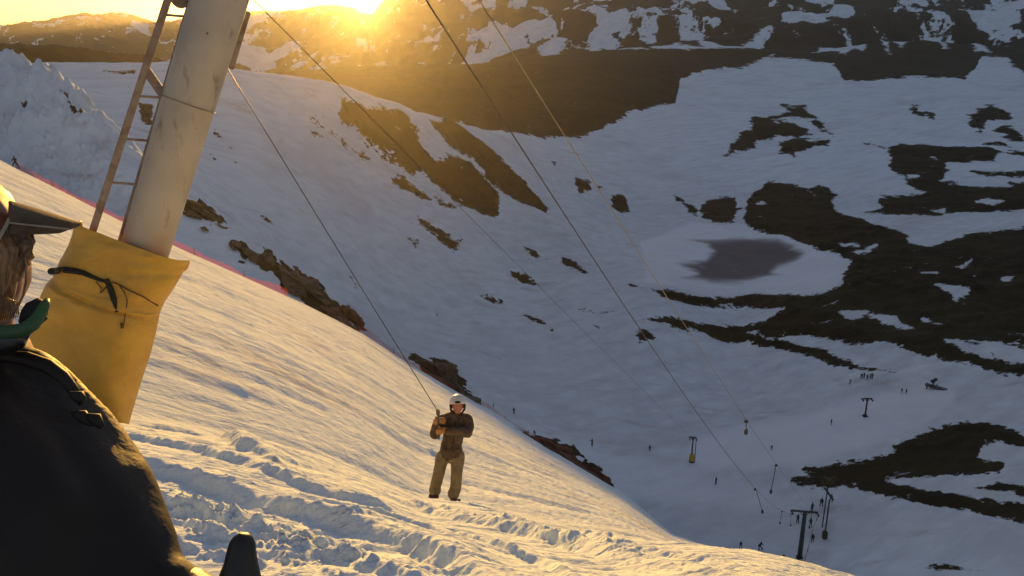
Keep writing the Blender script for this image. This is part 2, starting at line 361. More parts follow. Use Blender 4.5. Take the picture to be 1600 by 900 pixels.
SNOW = [
 q5([(1410,790),(1460,775),(1520,790),(1480,805)]), q5([(1220,815),(1300,810),(1290,830)]), q5([(540,790),(580,785),(590,795),(560,803)]), q5([(760,745),(790,760),(780,765)]),
 q5([(1245,615),(1275,640),(1262,640)]), q5([(1140,685),(1195,680),(1190,692),(1150,697)]),
 q6([(880,380),(960,372),(1040,385),(1100,400),(1120,425),(1170,448),(1080,430),(980,405),(900,415)]), q6([(1245,275),(1300,280),(1390,300),(1380,325),(1330,332)]),
 q6([(1185,225),(1260,225),(1255,235),(1200,235)]), q6([(1500,240),(1555,245),(1540,260),(1510,255)]), q6([(1125,202),(1160,205),(1155,212)]),
 q6([(1310,208),(1345,200),(1390,182),(1380,198),(1350,214)]), q6([(1205,410),(1280,432),(1270,436)]), q6([(880,110),(920,105),(965,115),(950,125),(890,122)]),
 q6([(900,140),(960,130),(1020,116),(1000,140),(950,150)]), q6([(1265,485),(1330,488),(1480,560),(1500,585),(1380,540)]), q6([(1370,500),(1440,500),(1600,545),(1640,560),(1640,600),(1540,603),(1480,575),(1480,548),(1420,520)]),
 q6([(1535,478),(1640,480),(1640,500)]), q6([(1545,512),(1600,520),(1600,532)]),
 [(1385,747),(1470,750),(1560,740),(1572,725),(1530,712),(1528,697),(1560,696),(1600,705),(1640,720),(1640,770),(1580,757),(1555,755),(1520,766),(1545,770),(1590,775),(1640,785),(1600,788),(1530,778),(1450,765),(1400,758)],
 # snow lying on the far mountain
 [(984,12),(1030,15),(1110,29),(1070,31),(1010,20)], [(1000,24),(1030,26),(1020,38),(994,36)], [(1112,33),(1090,44),(1020,58),(1048,48),(1070,36)],
 [(1092,48),(1140,60),(1200,44),(1190,54),(1150,72),(1095,64)], [(1015,64),(1060,62),(1140,74),(1090,77),(1020,75)], [(920,60),(1000,64),(1010,76),(930,75)],
 [(1220,32),(1225,26),(1254,28),(1250,33)], [(1300,12),(1310,-5),(1330,-5),(1340,12),(1325,25),(1295,23)], [(1268,84),(1285,60),(1300,56),(1310,66),(1325,60),(1358,52),(1350,78),(1335,72),(1320,82),(1300,72)],
 [(1373,55),(1385,50),(1390,84),(1378,70)], [(1393,55),(1415,48),(1425,60),(1410,78),(1395,70)], [(1430,44),(1460,36),(1480,80),(1460,70),(1440,55)],
 [(1455,32),(1490,30),(1530,70),(1548,84),(1525,82),(1505,50),(1480,38)], [(1440,16),(1480,10),(1470,19)], [(1500,5),(1570,15),(1585,24),(1540,28),(1500,20)], [(1560,-8),(1640,-6),(1640,12),(1590,10)],
 [(720,62),(780,45),(850,36),(830,44),(770,56),(740,70)], [(740,88),(790,62),(812,58),(790,74),(760,94)], [(560,104),(640,100),(720,104),(762,95),(740,112),(640,116),(570,114)], [(828,90),(860,70),(880,62),(870,84)], [(900,12),(960,4),(940,16)],
 [(940,30),(975,26),(965,48),(930,60),(915,52)],
]
for p in SNOW:
    rm = 1150 if min(y for _, y in p) < 100 and max(y for _, y in p) < 120 else 127
    o = raster(p, rm)
    if o:
        g = rock[np.ix_(o[0], o[1])]; rock[np.ix_(o[0], o[1])] = np.minimum(g, -np.clip(o[2], -12, 12))
# procedural old snow streaks on the far range
fs = fbm(X*.006, Y*.0016, 4, 81, .6)
fl = sstep(R(-2), R(3), az)[:, None]
mmask = sstep(1400, 1700, rw)
rock -= mmask*np.clip((fs-(.02+.38*fl))*26, 0, 20)*1.0
rock += mmask*fbm(X*.03, Y*.010, 5, 83, .65)*11
rock -= mmask*np.clip((fbm(X*.010+5, Y*.0045, 6, 87, .66)-.22-.2*fl)*22, 0, 18)
rock += sstep(450, 600, rw)*(1-sstep(1200, 1400, rw))*fbm(X*.06, Y*.03, 4, 85, .65)*4
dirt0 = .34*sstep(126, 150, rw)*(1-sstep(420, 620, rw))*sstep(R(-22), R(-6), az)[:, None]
ice = np.zeros(X.shape); groom = np.zeros(X.shape); dirt = np.zeros(X.shape)
def soft(arr, poly, wpx, val=1.0, rmin=127):
    o = raster(poly, rmin, pad=wpx*2)
    if o: arr[np.ix_(o[0], o[1])] = np.maximum(arr[np.ix_(o[0], o[1])], val*sstep(-wpx, wpx, o[2]))
soft(ice, q6([(275,85),(400,90),(520,78),(640,90),(750,135),(720,165),(640,190),(620,215),(660,230),(560,250),(480,270),(380,265),(265,245),(320,225),(230,185),(350,170),(380,140),(360,110)]), 11)
for p, v in [([(1300,590),(1400,590),(1480,620),(1490,650),(1440,675),(1400,655),(1400,620),(1310,615)], .7), ([(1215,750),(1260,755),(1310,790),(1290,880),(1240,890),(1250,830),(1262,790)], .6),
             ([(1240,725),(1330,700),(1440,660),(1480,640),(1440,690),(1300,725)], .5), ([(1000,400),(1050,420),(1140,455),(1290,455),(1320,400),(1328,420),(1300,466),(1120,468),(1000,430)], .45),
             ([(1150,610),(1350,580),(1400,600),(1250,640)], .3), ([(1100,700),(1280,690),(1250,720),(1150,720)], .3),
             ([(1180,780),(1250,770),(1260,900),(1180,900)], .25)]:
    soft(dirt, p, 9, v)

soft(groom, [(1000,380),(1080,345),(1200,350),(1290,395),(1330,400),(1325,430),(1300,463),(1130,464),(1010,445)], 4, .8)
soft(groom, [(1080,735),(1250,728),(1340,704),(1400,684),(1450,664),(1488,640),(1490,618),(1440,606),(1380,618),(1300,640),(1200,660),(1080,690)], 7, 1.0)
soft(groom, [(640,700),(900,760),(1180,800),(1240,790),(1180,760),(950,715),(760,640)], 8, .5)
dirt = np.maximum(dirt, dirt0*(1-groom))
hm = sstep(0, 6, rock)*sstep(150, 200, rw)*(1-sstep(1000, 1300, rw))
Z += hm*(np.abs(fbm(X*.09, Y*.12, 5, 93, .62))*1.3-.1)
def grid_mesh(name, Z, mats):
    n = NA*NR
    co = np.empty((NA, NR, 3), np.float32); co[..., 0] = X; co[..., 1] = Y; co[..., 2] = Z
    idx = np.arange(n).reshape(NA, NR)
    a, b, c, d = idx[:-1, :-1], idx[1:, :-1], idx[1:, 1:], idx[:-1, 1:]
    f = np.stack([a, d, c, b], -1).reshape(-1, 4)
    a, b, c, d = idx[-1, :-1], idx[0, :-1], idx[0, 1:], idx[-1, 1:]     # az -180 and +180 coincide: close with degenerate-free strip
    me = bpy.data.meshes.new(name)
    me.vertices.add(n); me.vertices.foreach_set('co', co.reshape(-1))
    nf = len(f); me.loops.add(nf*4); me.loops.foreach_set('vertex_index', f.reshape(-1).astype(np.int32))
    me.polygons.add(nf); me.polygons.foreach_set('loop_start', np.arange(0, nf*4, 4, dtype=np.int32))
    me.polygons.foreach_set('loop_total', np.full(nf, 4, np.int32))
    me.polygons.foreach_set('use_smooth', np.ones(nf, bool))
    me.update(calc_edges=True)
    for nm, v in mats.items():
        at_ = me.attributes.new(nm, 'FLOAT', 'POINT'); at_.data.foreach_set('value', v.astype(np.float32).reshape(-1))
    o = bpy.data.objects.new(name, me); COL.objects.link(o); return o
def gz(x, y):
    a = math.atan2(x, y); r = math.hypot(x, y)
    ci = np.interp(a, az, np.arange(NA)); ri = np.interp(math.log(r), LR, np.arange(NR))
    i, j = int(min(ci, NA-2)), int(min(ri, NR-2)); u, v = ci-i, ri-j
    return float((Z[i, j]*(1-v)+Z[i, j+1]*v)*(1-u)+(Z[i+1, j]*(1-v)+Z[i+1, j+1]*v)*u)
def onground(px, py, rmin=.5):
    a, r = hit(px, py, rmin); x, y = math.sin(a)*r, math.cos(a)*r
    return Vector((x, y, gz(x, y)))

# ------------------------------------------------------------------ material kit
class NT:
    def __init__(s, name):
        s.m = bpy.data.materials.new(name); s.m.use_nodes = True; s.t = s.m.node_tree
        s.b = s.t.nodes['Principled BSDF']; s.out = s.t.nodes['Material Output']
        s.co = s.t.nodes.new('ShaderNodeTexCoord')
    def n(s, typ, **k):
        o = s.t.nodes.new(typ)
        for a, v in k.items(): setattr(o, a, v)
        return o
    def l(s, a, b): s.t.links.new(a, b)
    def math(s, op, a, b=None, c=None, clamp=False):
        o = s.n('ShaderNodeMath', operation=op, use_clamp=clamp)
        for i, v in enumerate((a, b, c)):
            if v is None: continue
            if hasattr(v, 'default_value') or hasattr(v, 'links'): s.l(v, o.inputs[i])
            else: o.inputs[i].default_value = v
        return o.outputs[0]
    def map(s, scale=(1, 1, 1), rot=(0, 0, 0), src='Object'):
        o = s.n('ShaderNodeMapping'); s.l(s.co.outputs[src], o.inputs[0])
        o.inputs['Scale'].default_value = scale; o.inputs['Rotation'].default_value = rot; return o.outputs[0]
    def noise(s, vec, scale, detail=4, rough=.55):
        o = s.n('ShaderNodeTexNoise'); s.l(vec, o.inputs['Vector']); o.inputs['Scale'].default_value = scale
        o.inputs['Detail'].default_value = detail; o.inputs['Roughness'].default_value = rough; return o.outputs['Fac']
    def ramp(s, v, a, b, c0=(0, 0, 0, 1), c1=(1, 1, 1, 1)):
        o = s.n('ShaderNodeValToRGB'); s.l(v, o.inputs[0])
        o.color_ramp.elements[0].position = a; o.color_ramp.elements[1].position = b
        o.color_ramp.elements[0].color = c0; o.color_ramp.elements[1].color = c1; return o.outputs[0]
    def mix(s, f, a, b):
        o = s.n('ShaderNodeMix', data_type='RGBA')
        for v, i in ((f, 0), (a, 6), (b, 7)):
            if hasattr(v, 'links'): s.l(v, o.inputs[i])
            else: o.inputs[i].default_value = v
        return o.outputs[2]
    def attr(s, name):
        o = s.n('ShaderNodeAttribute', attribute_name=name); return o.outputs['Fac']
    def bump(s, h, dist, strength=1, normal=None):
        o = s.n('ShaderNodeBump'); s.l(h, o.inputs['Height']); o.inputs['Distance'].default_value = dist
        o.inputs['Strength'].default_value = strength
        if normal is not None: s.l(normal, o.inputs['Normal'])
        return o.outputs[0]
def simple(name, col, col2=None, scale=8, rough=.7, metal=0, bump=0, bscale=30, spec=.5):
    k = NT(name); v = k.map()
    c2 = col2 or tuple(c*.7 for c in col)
    k.l(k.mix(k.ramp(k.noise(v, scale, 5), .35, .65), (*col, 1), (*c2, 1)), k.b.inputs['Base Color'])
    k.b.inputs['Roughness'].default_value = rough; k.b.inputs['Metallic'].default_value = metal
    k.b.inputs['Specular IOR Level'].default_value = spec
    if bump: k.l(k.bump(k.noise(v, bscale, 4), bump), k.b.inputs['Normal'])
    return k.m

k = NT('snow_and_heath')
P = k.map(); Pr = k.map(rot=(0, 0, R(-33)))
st = k.n('ShaderNodeMapping'); k.l(Pr, st.inputs[0]); st.inputs['Scale'].default_value = (.18, 1, 1); st = st.outputs[0]
rk = k.attr('rock')
n1 = k.noise(P, .09, 9, .62); n2 = k.noise(P, .012, 6, .6)
n4 = k.noise(P, .7, 5, .65)
d = k.math('ADD', rk, k.math('MULTIPLY', k.math('SUBTRACT', n1, .5), 22)); d = k.math('ADD', d, k.math('MULTIPLY', k.math('SUBTRACT', n4, .5), 11))
msk = k.ramp(k.math('ADD', k.math('MULTIPLY', d, .25), .5), .35, .65)
# snow
sn = k.mix(k.ramp(k.noise(st, .25, 6, .6), .45, .75), (.74, .85, .90, 1), (.58, .68, .73, 1))
sn = k.mix(k.ramp(k.noise(P, .02, 5, .6), .5, .75), sn, (.57, .64, .69, 1))
sn = k.mix(k.ramp(k.noise(k.map(scale=(.22, 1, 1), rot=(0, 0, R(8))), .16, 7, .65), .58, .74), sn, (.52, .53, .55, 1))
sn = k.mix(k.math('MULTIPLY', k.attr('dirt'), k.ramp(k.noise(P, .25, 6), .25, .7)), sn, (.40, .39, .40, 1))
sn = k.mix(k.math('MULTIPLY', k.attr('groom'), .8), sn, (.80, .87, .91, 1))
ic = k.math('MULTIPLY', k.attr('ice'), k.ramp(k.math('ADD', k.attr('ice'), k.math('MULTIPLY', k.math('SUBTRACT', k.noise(k.map(scale=(.4, 1, 1)), .12, 8, .7), .5), 1.6)), .30, .78))
sn = k.mix(ic, sn, (.17, .16, .16, 1))
# heath and rock
hc = k.mix(k.ramp(k.noise(P, .05, 8, .65), .35, .65), (.050, .040, .020, 1), (.026, .024, .014, 1))
hc = k.mix(k.ramp(k.noise(P, .3, 6, .7), .55, .75), hc, (.075, .06, .042, 1))
hc = k.mix(k.ramp(n2, .5, .75), hc, (.05, .05, .025, 1))
hc = k.mix(k.ramp(k.noise(k.map(scale=(.35, 1, 1), rot=(0, 0, R(-12))), .22, 9, .72), .655, .68), hc, (.45, .49, .54, 1))
hc = k.mix(k.ramp(k.noise(P, .9, 8, .8), .55, .75), hc, (.018, .016, .012, 1))
k.l(k.mix(msk, sn, hc), k.b.inputs['Base Color'])
k.b.inputs['Roughness'].default_value = 1
k.b.inputs['Specular IOR Level'].default_value = .10
g1 = k.noise(P, 28, 5, .65); g2 = k.noise(P, 5, 5, .6); g3 = k.noise(st, 1.6, 6, .6); g4 = k.noise(P, .1, 7, .6)
g5 = k.noise(st, 5.5, 6, .62)
b = k.bump(g1, .009, .6); b = k.bump(g2, .022, .5, b); b = k.bump(g5, .06, .9, b); b = k.bump(g3, .15, .8, b); b = k.bump(g4, .9, .6, b)
k.l(b, k.b.inputs['Normal'])
TERR = k.m
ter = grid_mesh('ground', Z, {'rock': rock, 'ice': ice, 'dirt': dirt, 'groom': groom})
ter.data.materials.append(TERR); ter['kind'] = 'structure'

#@@OBJ0
# ------------------------------------------------------------------ object kit
def tag(o, label=None, cat=None, group=None, kind=None):
    if label: o['label'] = label
    if cat: o['category'] = cat
    if group: o['group'] = group
    if kind: o['kind'] = kind
    return o
def empty(name, loc=(0, 0, 0)):
    o = bpy.data.objects.new(name, None); COL.objects.link(o); o.location = loc; o.empty_display_size = .2; return o
def link_bm(name, bm, mat, parent=None, smooth=False, origin=None):
    me = bpy.data.meshes.new(name)
    if origin is not None: bmesh.ops.translate(bm, verts=bm.verts, vec=-Vector(origin))
    bmesh.ops.recalc_face_normals(bm, faces=bm.faces)
    bm.to_mesh(me); bm.free()
    if smooth: me.polygons.foreach_set('use_smooth', np.ones(len(me.polygons), bool))
    for m in (mat if isinstance(mat, (list, tuple)) else [mat]): me.materials.append(m)
    o = bpy.data.objects.new(name, me); COL.objects.link(o)
    if parent is not None: o.parent = parent
    if origin is not None: o.location = origin
    return o
def frame(d, up=Vector((0, 0, 1))):
    d = d.normalized()
    s = d.cross(up)
    if s.length < 1e-4: s = d.cross(Vector((1, 0, 0)))
    s.normalize(); return s, s.cross(d).normalized()
def tube(bm, pts, rad, n=8, cap=True, flat=1.0, up=Vector((0, 0, 1))):
    pts = [Vector(p) for p in pts]
    if not hasattr(rad, '__len__'): rad = [rad]*len(pts)
    rings = []
    for i, p in enumerate(pts):
        d = (pts[min(i+1, len(pts)-1)]-pts[max(i-1, 0)])
        s, u = frame(d, up)
        rings.append([bm.verts.new(p+(s*math.cos(2*math.pi*k/n)+u*math.sin(2*math.pi*k/n)*flat)*rad[i]) for k in range(n)])
    for a, b in zip(rings, rings[1:]):
        for k in range(n): bm.faces.new((a[k], a[(k+1) % n], b[(k+1) % n], b[k]))
    if cap: bm.faces.new(rings[0][::-1]); bm.faces.new(rings[-1])
def box(bm, c, size, rot=None, bev=0):
    m = Matrix.Translation(c) @ (rot.to_4x4() if rot is not None else Matrix()) @ Matrix.Diagonal((*size, 1))
    g = bmesh.ops.create_cube(bm, size=1, matrix=m)
    if bev: bmesh.ops.bevel(bm, geom=list({e for v in g['verts'] for e in v.link_edges}), offset=bev, segments=2, affect='EDGES')
def blob(bm, c, r, rot=None, sub=2):
    r = r if hasattr(r, '__len__') else (r, r, r)
    m = Matrix.Translation(c) @ (rot.to_4x4() if rot is not None else Matrix()) @ Matrix.Diagonal((*r, 1))
    bmesh.ops.create_icosphere(bm, subdivisions=sub, radius=1, matrix=m)
def limb(bm, pts, rad, n=10, flat=1.0, up=Vector((0, 0, 1))):
    "tapered limb with rounded joints"
    P = [Vector(p) for p in pts]; Q, W_ = [], []
    for i in range(len(P)-1):
        for k in range(4):
            f = k/4; Q.append(P[i].lerp(P[i+1], f)); W_.append(rad[i]+(rad[i+1]-rad[i])*f)
    Q.append(P[-1]); W_.append(rad[-1])
    tube(bm, Q, W_, n, True, flat, up)
    for p, r in ((P[0], rad[0]), (P[-1], rad[-1])): blob(bm, p, r*.98)
def fuse(name, bm, mat, voxel, parent=None, smooth_it=6, origin=None, noise=0, nscale=8):
    "join overlapping shapes into one continuous skin"
    me = bpy.data.meshes.new(name+'_raw'); 
    if origin is not None: bmesh.ops.translate(bm, verts=bm.verts, vec=-Vector(origin))
    bmesh.ops.recalc_face_normals(bm, faces=bm.faces); bm.to_mesh(me); bm.free()
    t = bpy.data.objects.new(name+'_raw', me); COL.objects.link(t)
    m = t.modifiers.new('r', 'REMESH'); m.mode = 'VOXEL'; m.voxel_size = voxel; m.use_smooth_shade = True
    s = t.modifiers.new('s', 'SMOOTH'); s.factor = .5; s.iterations = smooth_it
    bpy.context.view_layer.update()
    new = bpy.data.meshes.new_from_object(t.evaluated_get(bpy.context.evaluated_depsgraph_get()))
    bpy.data.objects.remove(t); bpy.data.meshes.remove(me)
    new.name = name; new.materials.clear()
    for q in (mat if isinstance(mat, (list, tuple)) else [mat]): new.materials.append(q)
    n = len(new.vertices); co = np.empty(n*3, np.float32); new.vertices.foreach_get('co', co); co = co.reshape(-1, 3).astype(float)
    if noise:
        no = np.empty(n*3, np.float32); new.vertices.foreach_get('normal', no); no = no.reshape(-1, 3)
        v = 1-np.abs(fbm(co[:, 0]*nscale+co[:, 2]*nscale*.7+3, co[:, 1]*nscale-co[:, 2]*nscale*.8, 3, 91))*1.6
        co += no*(v*noise)[:, None]; new.vertices.foreach_set('co', co.astype(np.float32).reshape(-1))
    new.polygons.foreach_set('use_smooth', np.ones(len(new.polygons), bool)); new.update()
    o = bpy.data.objects.new(name, new); COL.objects.link(o)
    if parent is not None: o.parent = parent
    if origin is not None: o.location = origin
    return o

M_steel = simple('worn_cream_paint', (.40, .36, .30), (.29, .255, .20), 3.5, .55, bump=.002, bscale=60)
k = NT('chipped_cream_paint'); v = k.map()
c = k.mix(k.ramp(k.noise(v, 2.2, 5), .35, .7), (.48, .42, .34, 1), (.37, .32, .25, 1))
c = k.mix(k.ramp(k.noise(k.map(scale=(1, 1, .25)), 7, 6, .7), .58, .72), c, (.22, .17, .12, 1))
c = k.mix(k.ramp(k.noise(v, 11, 7, .75), .66, .69), c, (.05, .035, .025, 1))
k.l(c, k.b.inputs['Base Color']); k.b.inputs['Roughness'].default_value = .5
k.l(k.bump(k.noise(v, 20, 5), .004), k.b.inputs['Normal']); M_pole = k.m
M_rust = simple('rusty_cream_steel', (.34, .27, .21), (.20, .12, .08), 9, .6, bump=.003)
M_dark = simple('dark_galvanised_steel', (.09, .09, .095), (.05, .05, .05), 5, .45, .6)
M_cable = simple('steel_cable', (.10, .09, .08), (.06, .055, .05), 3, .5, .7)
M_tan = simple('pale_steel_cable', (.36, .29, .18), (.26, .2, .12), 3, .5, .5)
k = NT('yellow_vinyl'); v = k.map()
c = k.mix(k.ramp(k.noise(v, 3.0, 6), .35, .7), (.64, .37, .045, 1), (.52, .28, .035, 1))
c = k.mix(k.ramp(k.noise(k.map(scale=(1, 1, .3)), 6, 8, .75), .62, .72), c, (.27, .16, .05, 1))
c = k.mix(k.ramp(k.noise(v, 45, 5, .7), .66, .72), c, (.22, .14, .05, 1))
k.l(c, k.b.inputs['Base Color']); k.b.inputs['Roughness'].default_value = .5
k.l(k.bump(k.noise(v, 2.5, 3), .05, .8, k.bump(k.noise(k.map(scale=(1, 1, 3)), 7, 5), .012)), k.b.inputs['Normal']); M_pad = k.m
M_strap = simple('black_webbing', (.022, .018, .015), (.012, .012, .012), 30, .8)
M_rope = simple('brown_cord', (.12, .07, .04), (.06, .04, .02), 40, .9)
M_jk = simple('black_brown_shell_fabric', (.020, .014, .010), (.012, .009, .007), 6, .62, bump=.004, bscale=18, spec=.35)
M_skin = simple('wind_burnt_skin', (.27, .12, .07), (.20, .085, .05), 12, .5)
M_cap = simple('olive_cap_cloth', (.13, .085, .04), (.08, .05, .025), 60, .85, bump=.0008, bscale=400)
M_capl = simple('cream_cap_panel', (.36, .26, .16), (.28, .19, .11), 30, .85)
M_edge = simple('pale_stitching', (.40, .33, .22), (.3, .25, .17), 60, .8)
M_green = simple('green_rubber', (.05, .13, .035), (.03, .08, .03), 12, .5)
M_lens = simple('dark_lens', (.01, .012, .012), (.02, .02, .02), 4, .08)
M_glove = simple('black_glove_leather', (.020, .018, .014), (.012, .011, .009), 20, .5, bump=.002, bscale=60)
M_olive = simple('olive_suede', (.10, .085, .04), (.06, .05, .025), 40, .9)
M_red = simple('dull_red_leather', (.16, .04, .03), (.1, .03, .02), 20, .6)

k = NT('sunlit_chestnut_hair'); v = k.map(scale=(1, 1, .12))
k.l(k.mix(k.ramp(k.noise(v, 160, 4), .35, .65), (.12, .06, .03, 1), (.40, .24, .11, 1)), k.b.inputs['Base Color']); k.b.inputs['Roughness'].default_value = .45  # sunlight on the brown hair is put into the pale strand colour
k.l(k.bump(k.noise(v, 220, 3), .003), k.b.inputs['Normal']); M_hair = k.m

# ---------------------------------------------------------------- lift pylon
def axis_pt(px, py, dep): return atd(px, py, dep)
PA, PB = axis_pt(232, 372, 8.1), axis_pt(343, 0, 7.55)
ax = (PB-PA).normalized()
base = PA-ax*2.55
top = PA+ax*6.0
pyl = empty('lift_pylon', base); pyl.rotation_euler = (0, 0, 0)
tag(pyl, 'leaning cream tubular lift pylon with side ladder and yellow padding, left foreground', 'pylon')
toc = Vector((0, 0, 0))-PA; side = ax.cross(toc).normalized(); 
if side.x < 0: side = -side
nrm_ = side.cross(ax).normalized()
if nrm_.dot(toc) < 0: nrm_ = -nrm_
bm = bmesh.new(); tube(bm, [PA-ax*2.9, PA+ax*1.4, top], [.205, .245, .27], 40)
link_bm('pole', bm, M_pole, pyl, True, None).location = -base
bm = bmesh.new()
for t in (1.42,): 
    for kk in range(1): tube(bm, [PA+ax*t+(side*math.cos(q)+nrm_*math.sin(q))*.250 + ax*(.03*math.sin(q)) for q in np.linspace(0, 2*math.pi, 40)], .006, 6)
o = link_bm('wire', bm, M_rust, pyl); o.location = -base
def ladder_pt(px, py, off): # point on the ladder plane through the pole axis
    d = Vector(pdir(px, py)); pl = PA - nrm_*off
    return d*((pl.dot(nrm_))/d.dot(nrm_))
lad = empty('ladder'); lad.parent = pyl
def ext(a, b, f0, f1): return a+(b-a)*f0, a+(b-a)*f1
r1a, r1b = ladder_pt(150, 345, .02), ladder_pt(262, 0, .02)
r2a, r2b = ladder_pt(199, 345, .02), ladder_pt(300, 0, .02)
rot = Matrix((side, nrm_, ax)).transposed()
for a, b in ((r1a, r1b), (r2a, r2b)):
    p, q = ext(a, b, -.2, 2.4); bm = bmesh.new(); dd = (q-p)
    s_, u_ = frame(dd, nrm_)
    m3 = Matrix((s_, u_, dd.normalized())).transposed()
    box(bm, (p+q)/2, (.068, .045, dd.length), m3, .008)
    o = link_bm('ladder_rail', bm, M_rust, lad); o.location = -base
def on_seg(a, b, y):
    lo, hi = -.5, 3.
    for _ in range(40):
        m = (lo+hi)/2; p = a+(b-a)*m; d_ = p.y*CP-p.z*SP; yy = 450-F*(p.z*CP+p.y*SP)/d_
        if yy > y: lo = m
        else: hi = m
    return a+(b-a)*((lo+hi)/2)
for y in (23, 150, 217, 285, -45, -115, -185):
    bm = bmesh.new(); tube(bm, [on_seg(r1a, r1b, y), on_seg(r2a, r2b, y+3)], .0125, 8)
    o = link_bm('rung', bm, M_rust, lad); o.location = -base
bm = bmesh.new(); a = on_seg(r1a, r1b, 108); b = on_seg(r2a, r2b, 150); dd = b-a; s_, u_ = frame(dd, nrm_)
box(bm, (a+b)/2, (.085, .012, dd.length), Matrix((s_, u_, dd.normalized())).transposed())
o = link_bm('brace', bm, M_rust, lad); o.location = -base
a, b = ladder_pt(361, 108, .0), ladder_pt(388, 18, .0); bm = bmesh.new(); dd = b-a; s_, u_ = frame(dd, nrm_)
box(bm, (a+b)/2, (.05, .04, dd.length), Matrix((s_, u_, dd.normalized())).transposed(), .006)
box(bm, a+(b-a)*.15-side*.04, (.10, .03, .04), rot); box(bm, a+(b-a)*.85-side*.04, (.10, .03, .04), rot)
o = link_bm('bracket', bm, M_rust, pyl); o.location = -base
bm = bmesh.new(); c0 = ladder_pt(282, -2, .1); tube(bm, [c0-nrm_*.05, c0+nrm_*.05], .085, 24); tube(bm, [c0-nrm_*.07, c0+nrm_*.07], .03, 12)
tube(bm, [c0, c0+ax*.5+side*.1], .02, 8)
o = link_bm('pulley', bm, M_rust, pyl, False); o.location = -base
# head of the pylon above the frame: crossarm and sheaves
HEAD = {}
for nm, (px, py) in {'A': (-200, -600), 'S': (-70, -600), 'B': (282, -600), 'C': (372, -600)}.items(): HEAD[nm] = atd(px, py, 8.3)
bm = bmesh.new(); hp = atd(520, -600, 7.6)
tube(bm, [PA+ax*5.7, atd(560, -640, 8.2)], .12, 12)
box(bm, (HEAD['A']+HEAD['C'])/2+Vector((.35, 0, .18)), ((HEAD['C']-HEAD['A']).length+1.4, .16, .16), None, .01)
o = link_bm('crossarm', bm, M_pole, pyl); o.location = -base
for h in HEAD.values():
    bm = bmesh.new(); tube(bm, [h+Vector((-.04, 0, 0)), h+Vector((.04, 0, 0))], .14, 20); tube(bm, [h, h+Vector((0, 0, .2))], .02, 6)
    o = link_bm('sheave', bm, M_dark, pyl); o.location = -base
# padding round the foot: loose yellow vinyl wrapped round pole and ladder
secs = [(128, 343, 298, 405, 8.02), (122, 356, 292, 414, 8.03), (112, 380, 281, 434, 8.08), (100, 402, 268, 455, 8.13), (90, 424, 256, 473, 8.2), (82, 437, 250, 486, 8.22), (78, 447, 248, 492, 8.25), (64, 480, 243, 520, 8.32), (48, 522, 232, 562, 8.42), (34, 560, 219, 600, 8.52), (22, 600, 207, 640, 8.62), (10, 640, 195, 684, 8.72), (-4, 690, 180, 735, 8.85)]
bm = bmesh.new(); rings = []; NS = 72
def se(v_): return math.copysign(abs(v_)**.72, v_)
dense = []
for i in range(len(secs)-1):
    for q in range(5):
        f = q/5; dense.append(tuple(secs[i][j]*(1-f)+secs[i+1][j]*f for j in range(5)))
dense.append(secs[-1])
for si, (x0, y0, x1, y1, dep) in enumerate(dense):
    a, b = atd(x0, y0, dep), atd(x1, y1, dep); c = (a+b)/2; h = (b-a)/2
    nn = h.normalized().cross(ax); 
    if nn.dot(toc) < 0: nn = -nn
    ring = []
    for q in range(NS):
        th = 2*math.pi*q/NS; cx, sy = se(math.cos(th)), se(math.sin(th))
        wr = .012*math.sin(th*3+si*.13)+.014*float(fbm(np.array([cx*2.0+si*.05]), np.array([si*.16+sy]), 3, 101)[0])
        if 20 < si < 36: wr -= .030*math.exp(-((si-26-4*cx)/1.6)**2)
        for f0, sl_2, am, wd2 in ((8, -3, .012, 1.3), (13, -5, .016, 1.2), (34, 9, .026, 1.6), (41, 12, .018, 2.0), (50, 5, .014, 2)): wr -= am*math.exp(-((si-f0-sl_2*cx)/wd2)**2)*(.35+.65*max(0, cx+.3))
        ring.append(bm.verts.new(c+h*cx*(1+wr*.6)+nn*(((.20+.26*si/len(dense)) if sy > 0 else .11)*sy*(1+wr*2))+nn*wr*1.0))
    if si < 8:
        for q, v_ in enumerate(ring):
            sy = math.sin(2*math.pi*q/NS)
            if sy < 0: v_.co -= ax*.17*(1-si/8)*min(1, -sy*2.5)
    rings.append(ring)
for a, b in zip(rings, rings[1:]):
    for q in range(NS): bm.faces.new((a[q], a[(q+1) % NS], b[(q+1) % NS], b[q]))
# folded-in top rim
inner = []
for v in rings[0]:
    cc = (atd(128, 343, 8.02)+atd(298, 405, 8.02))/2; inner.append(bm.verts.new(cc+(v.co-cc)*.93-ax*.02))
for q in range(NS): bm.faces.new((inner[q], inner[(q+1) % NS], rings[0][(q+1) % NS], rings[0][q]))
low = [bm.verts.new(v.co-ax*.25) for v in inner]
for q in range(NS): bm.faces.new((low[q], low[(q+1) % NS], inner[(q+1) % NS], inner[q]))
bm.faces.new(low)
pad = link_bm('padding', bm, M_pad, pyl, True); pad.location = -base; md = pad.modifiers.new('s', 'SUBSURF'); md.levels = 0; md.render_levels = 1
from mathutils.bvhtree import BVHTree
_pb = bmesh.new(); _pb.from_mesh(pad.data); BV = BVHTree.FromBMesh(_pb); _pb.free()
def padpt(px, py, off=.0):
    d_ = Vector(pdir(px, py)).normalized(); h_ = BV.ray_cast(Vector((0, 0, 0)), d_)[0]
    if h_ is None: h_ = d_*8.0
    return h_-d_*(.008+off)
bm = bmesh.new(); tube(bm, [padpt(x, y) for x, y in ((80, 424), (90, 423), (105, 422), (120, 424), (132, 427), (145, 433), (158, 438), (170, 442))], [.030, .034, .034, .032, .028, .022, .018, .014], 8)
o = link_bm('strap', bm, M_strap, pad); o.location = (0, 0, 0)
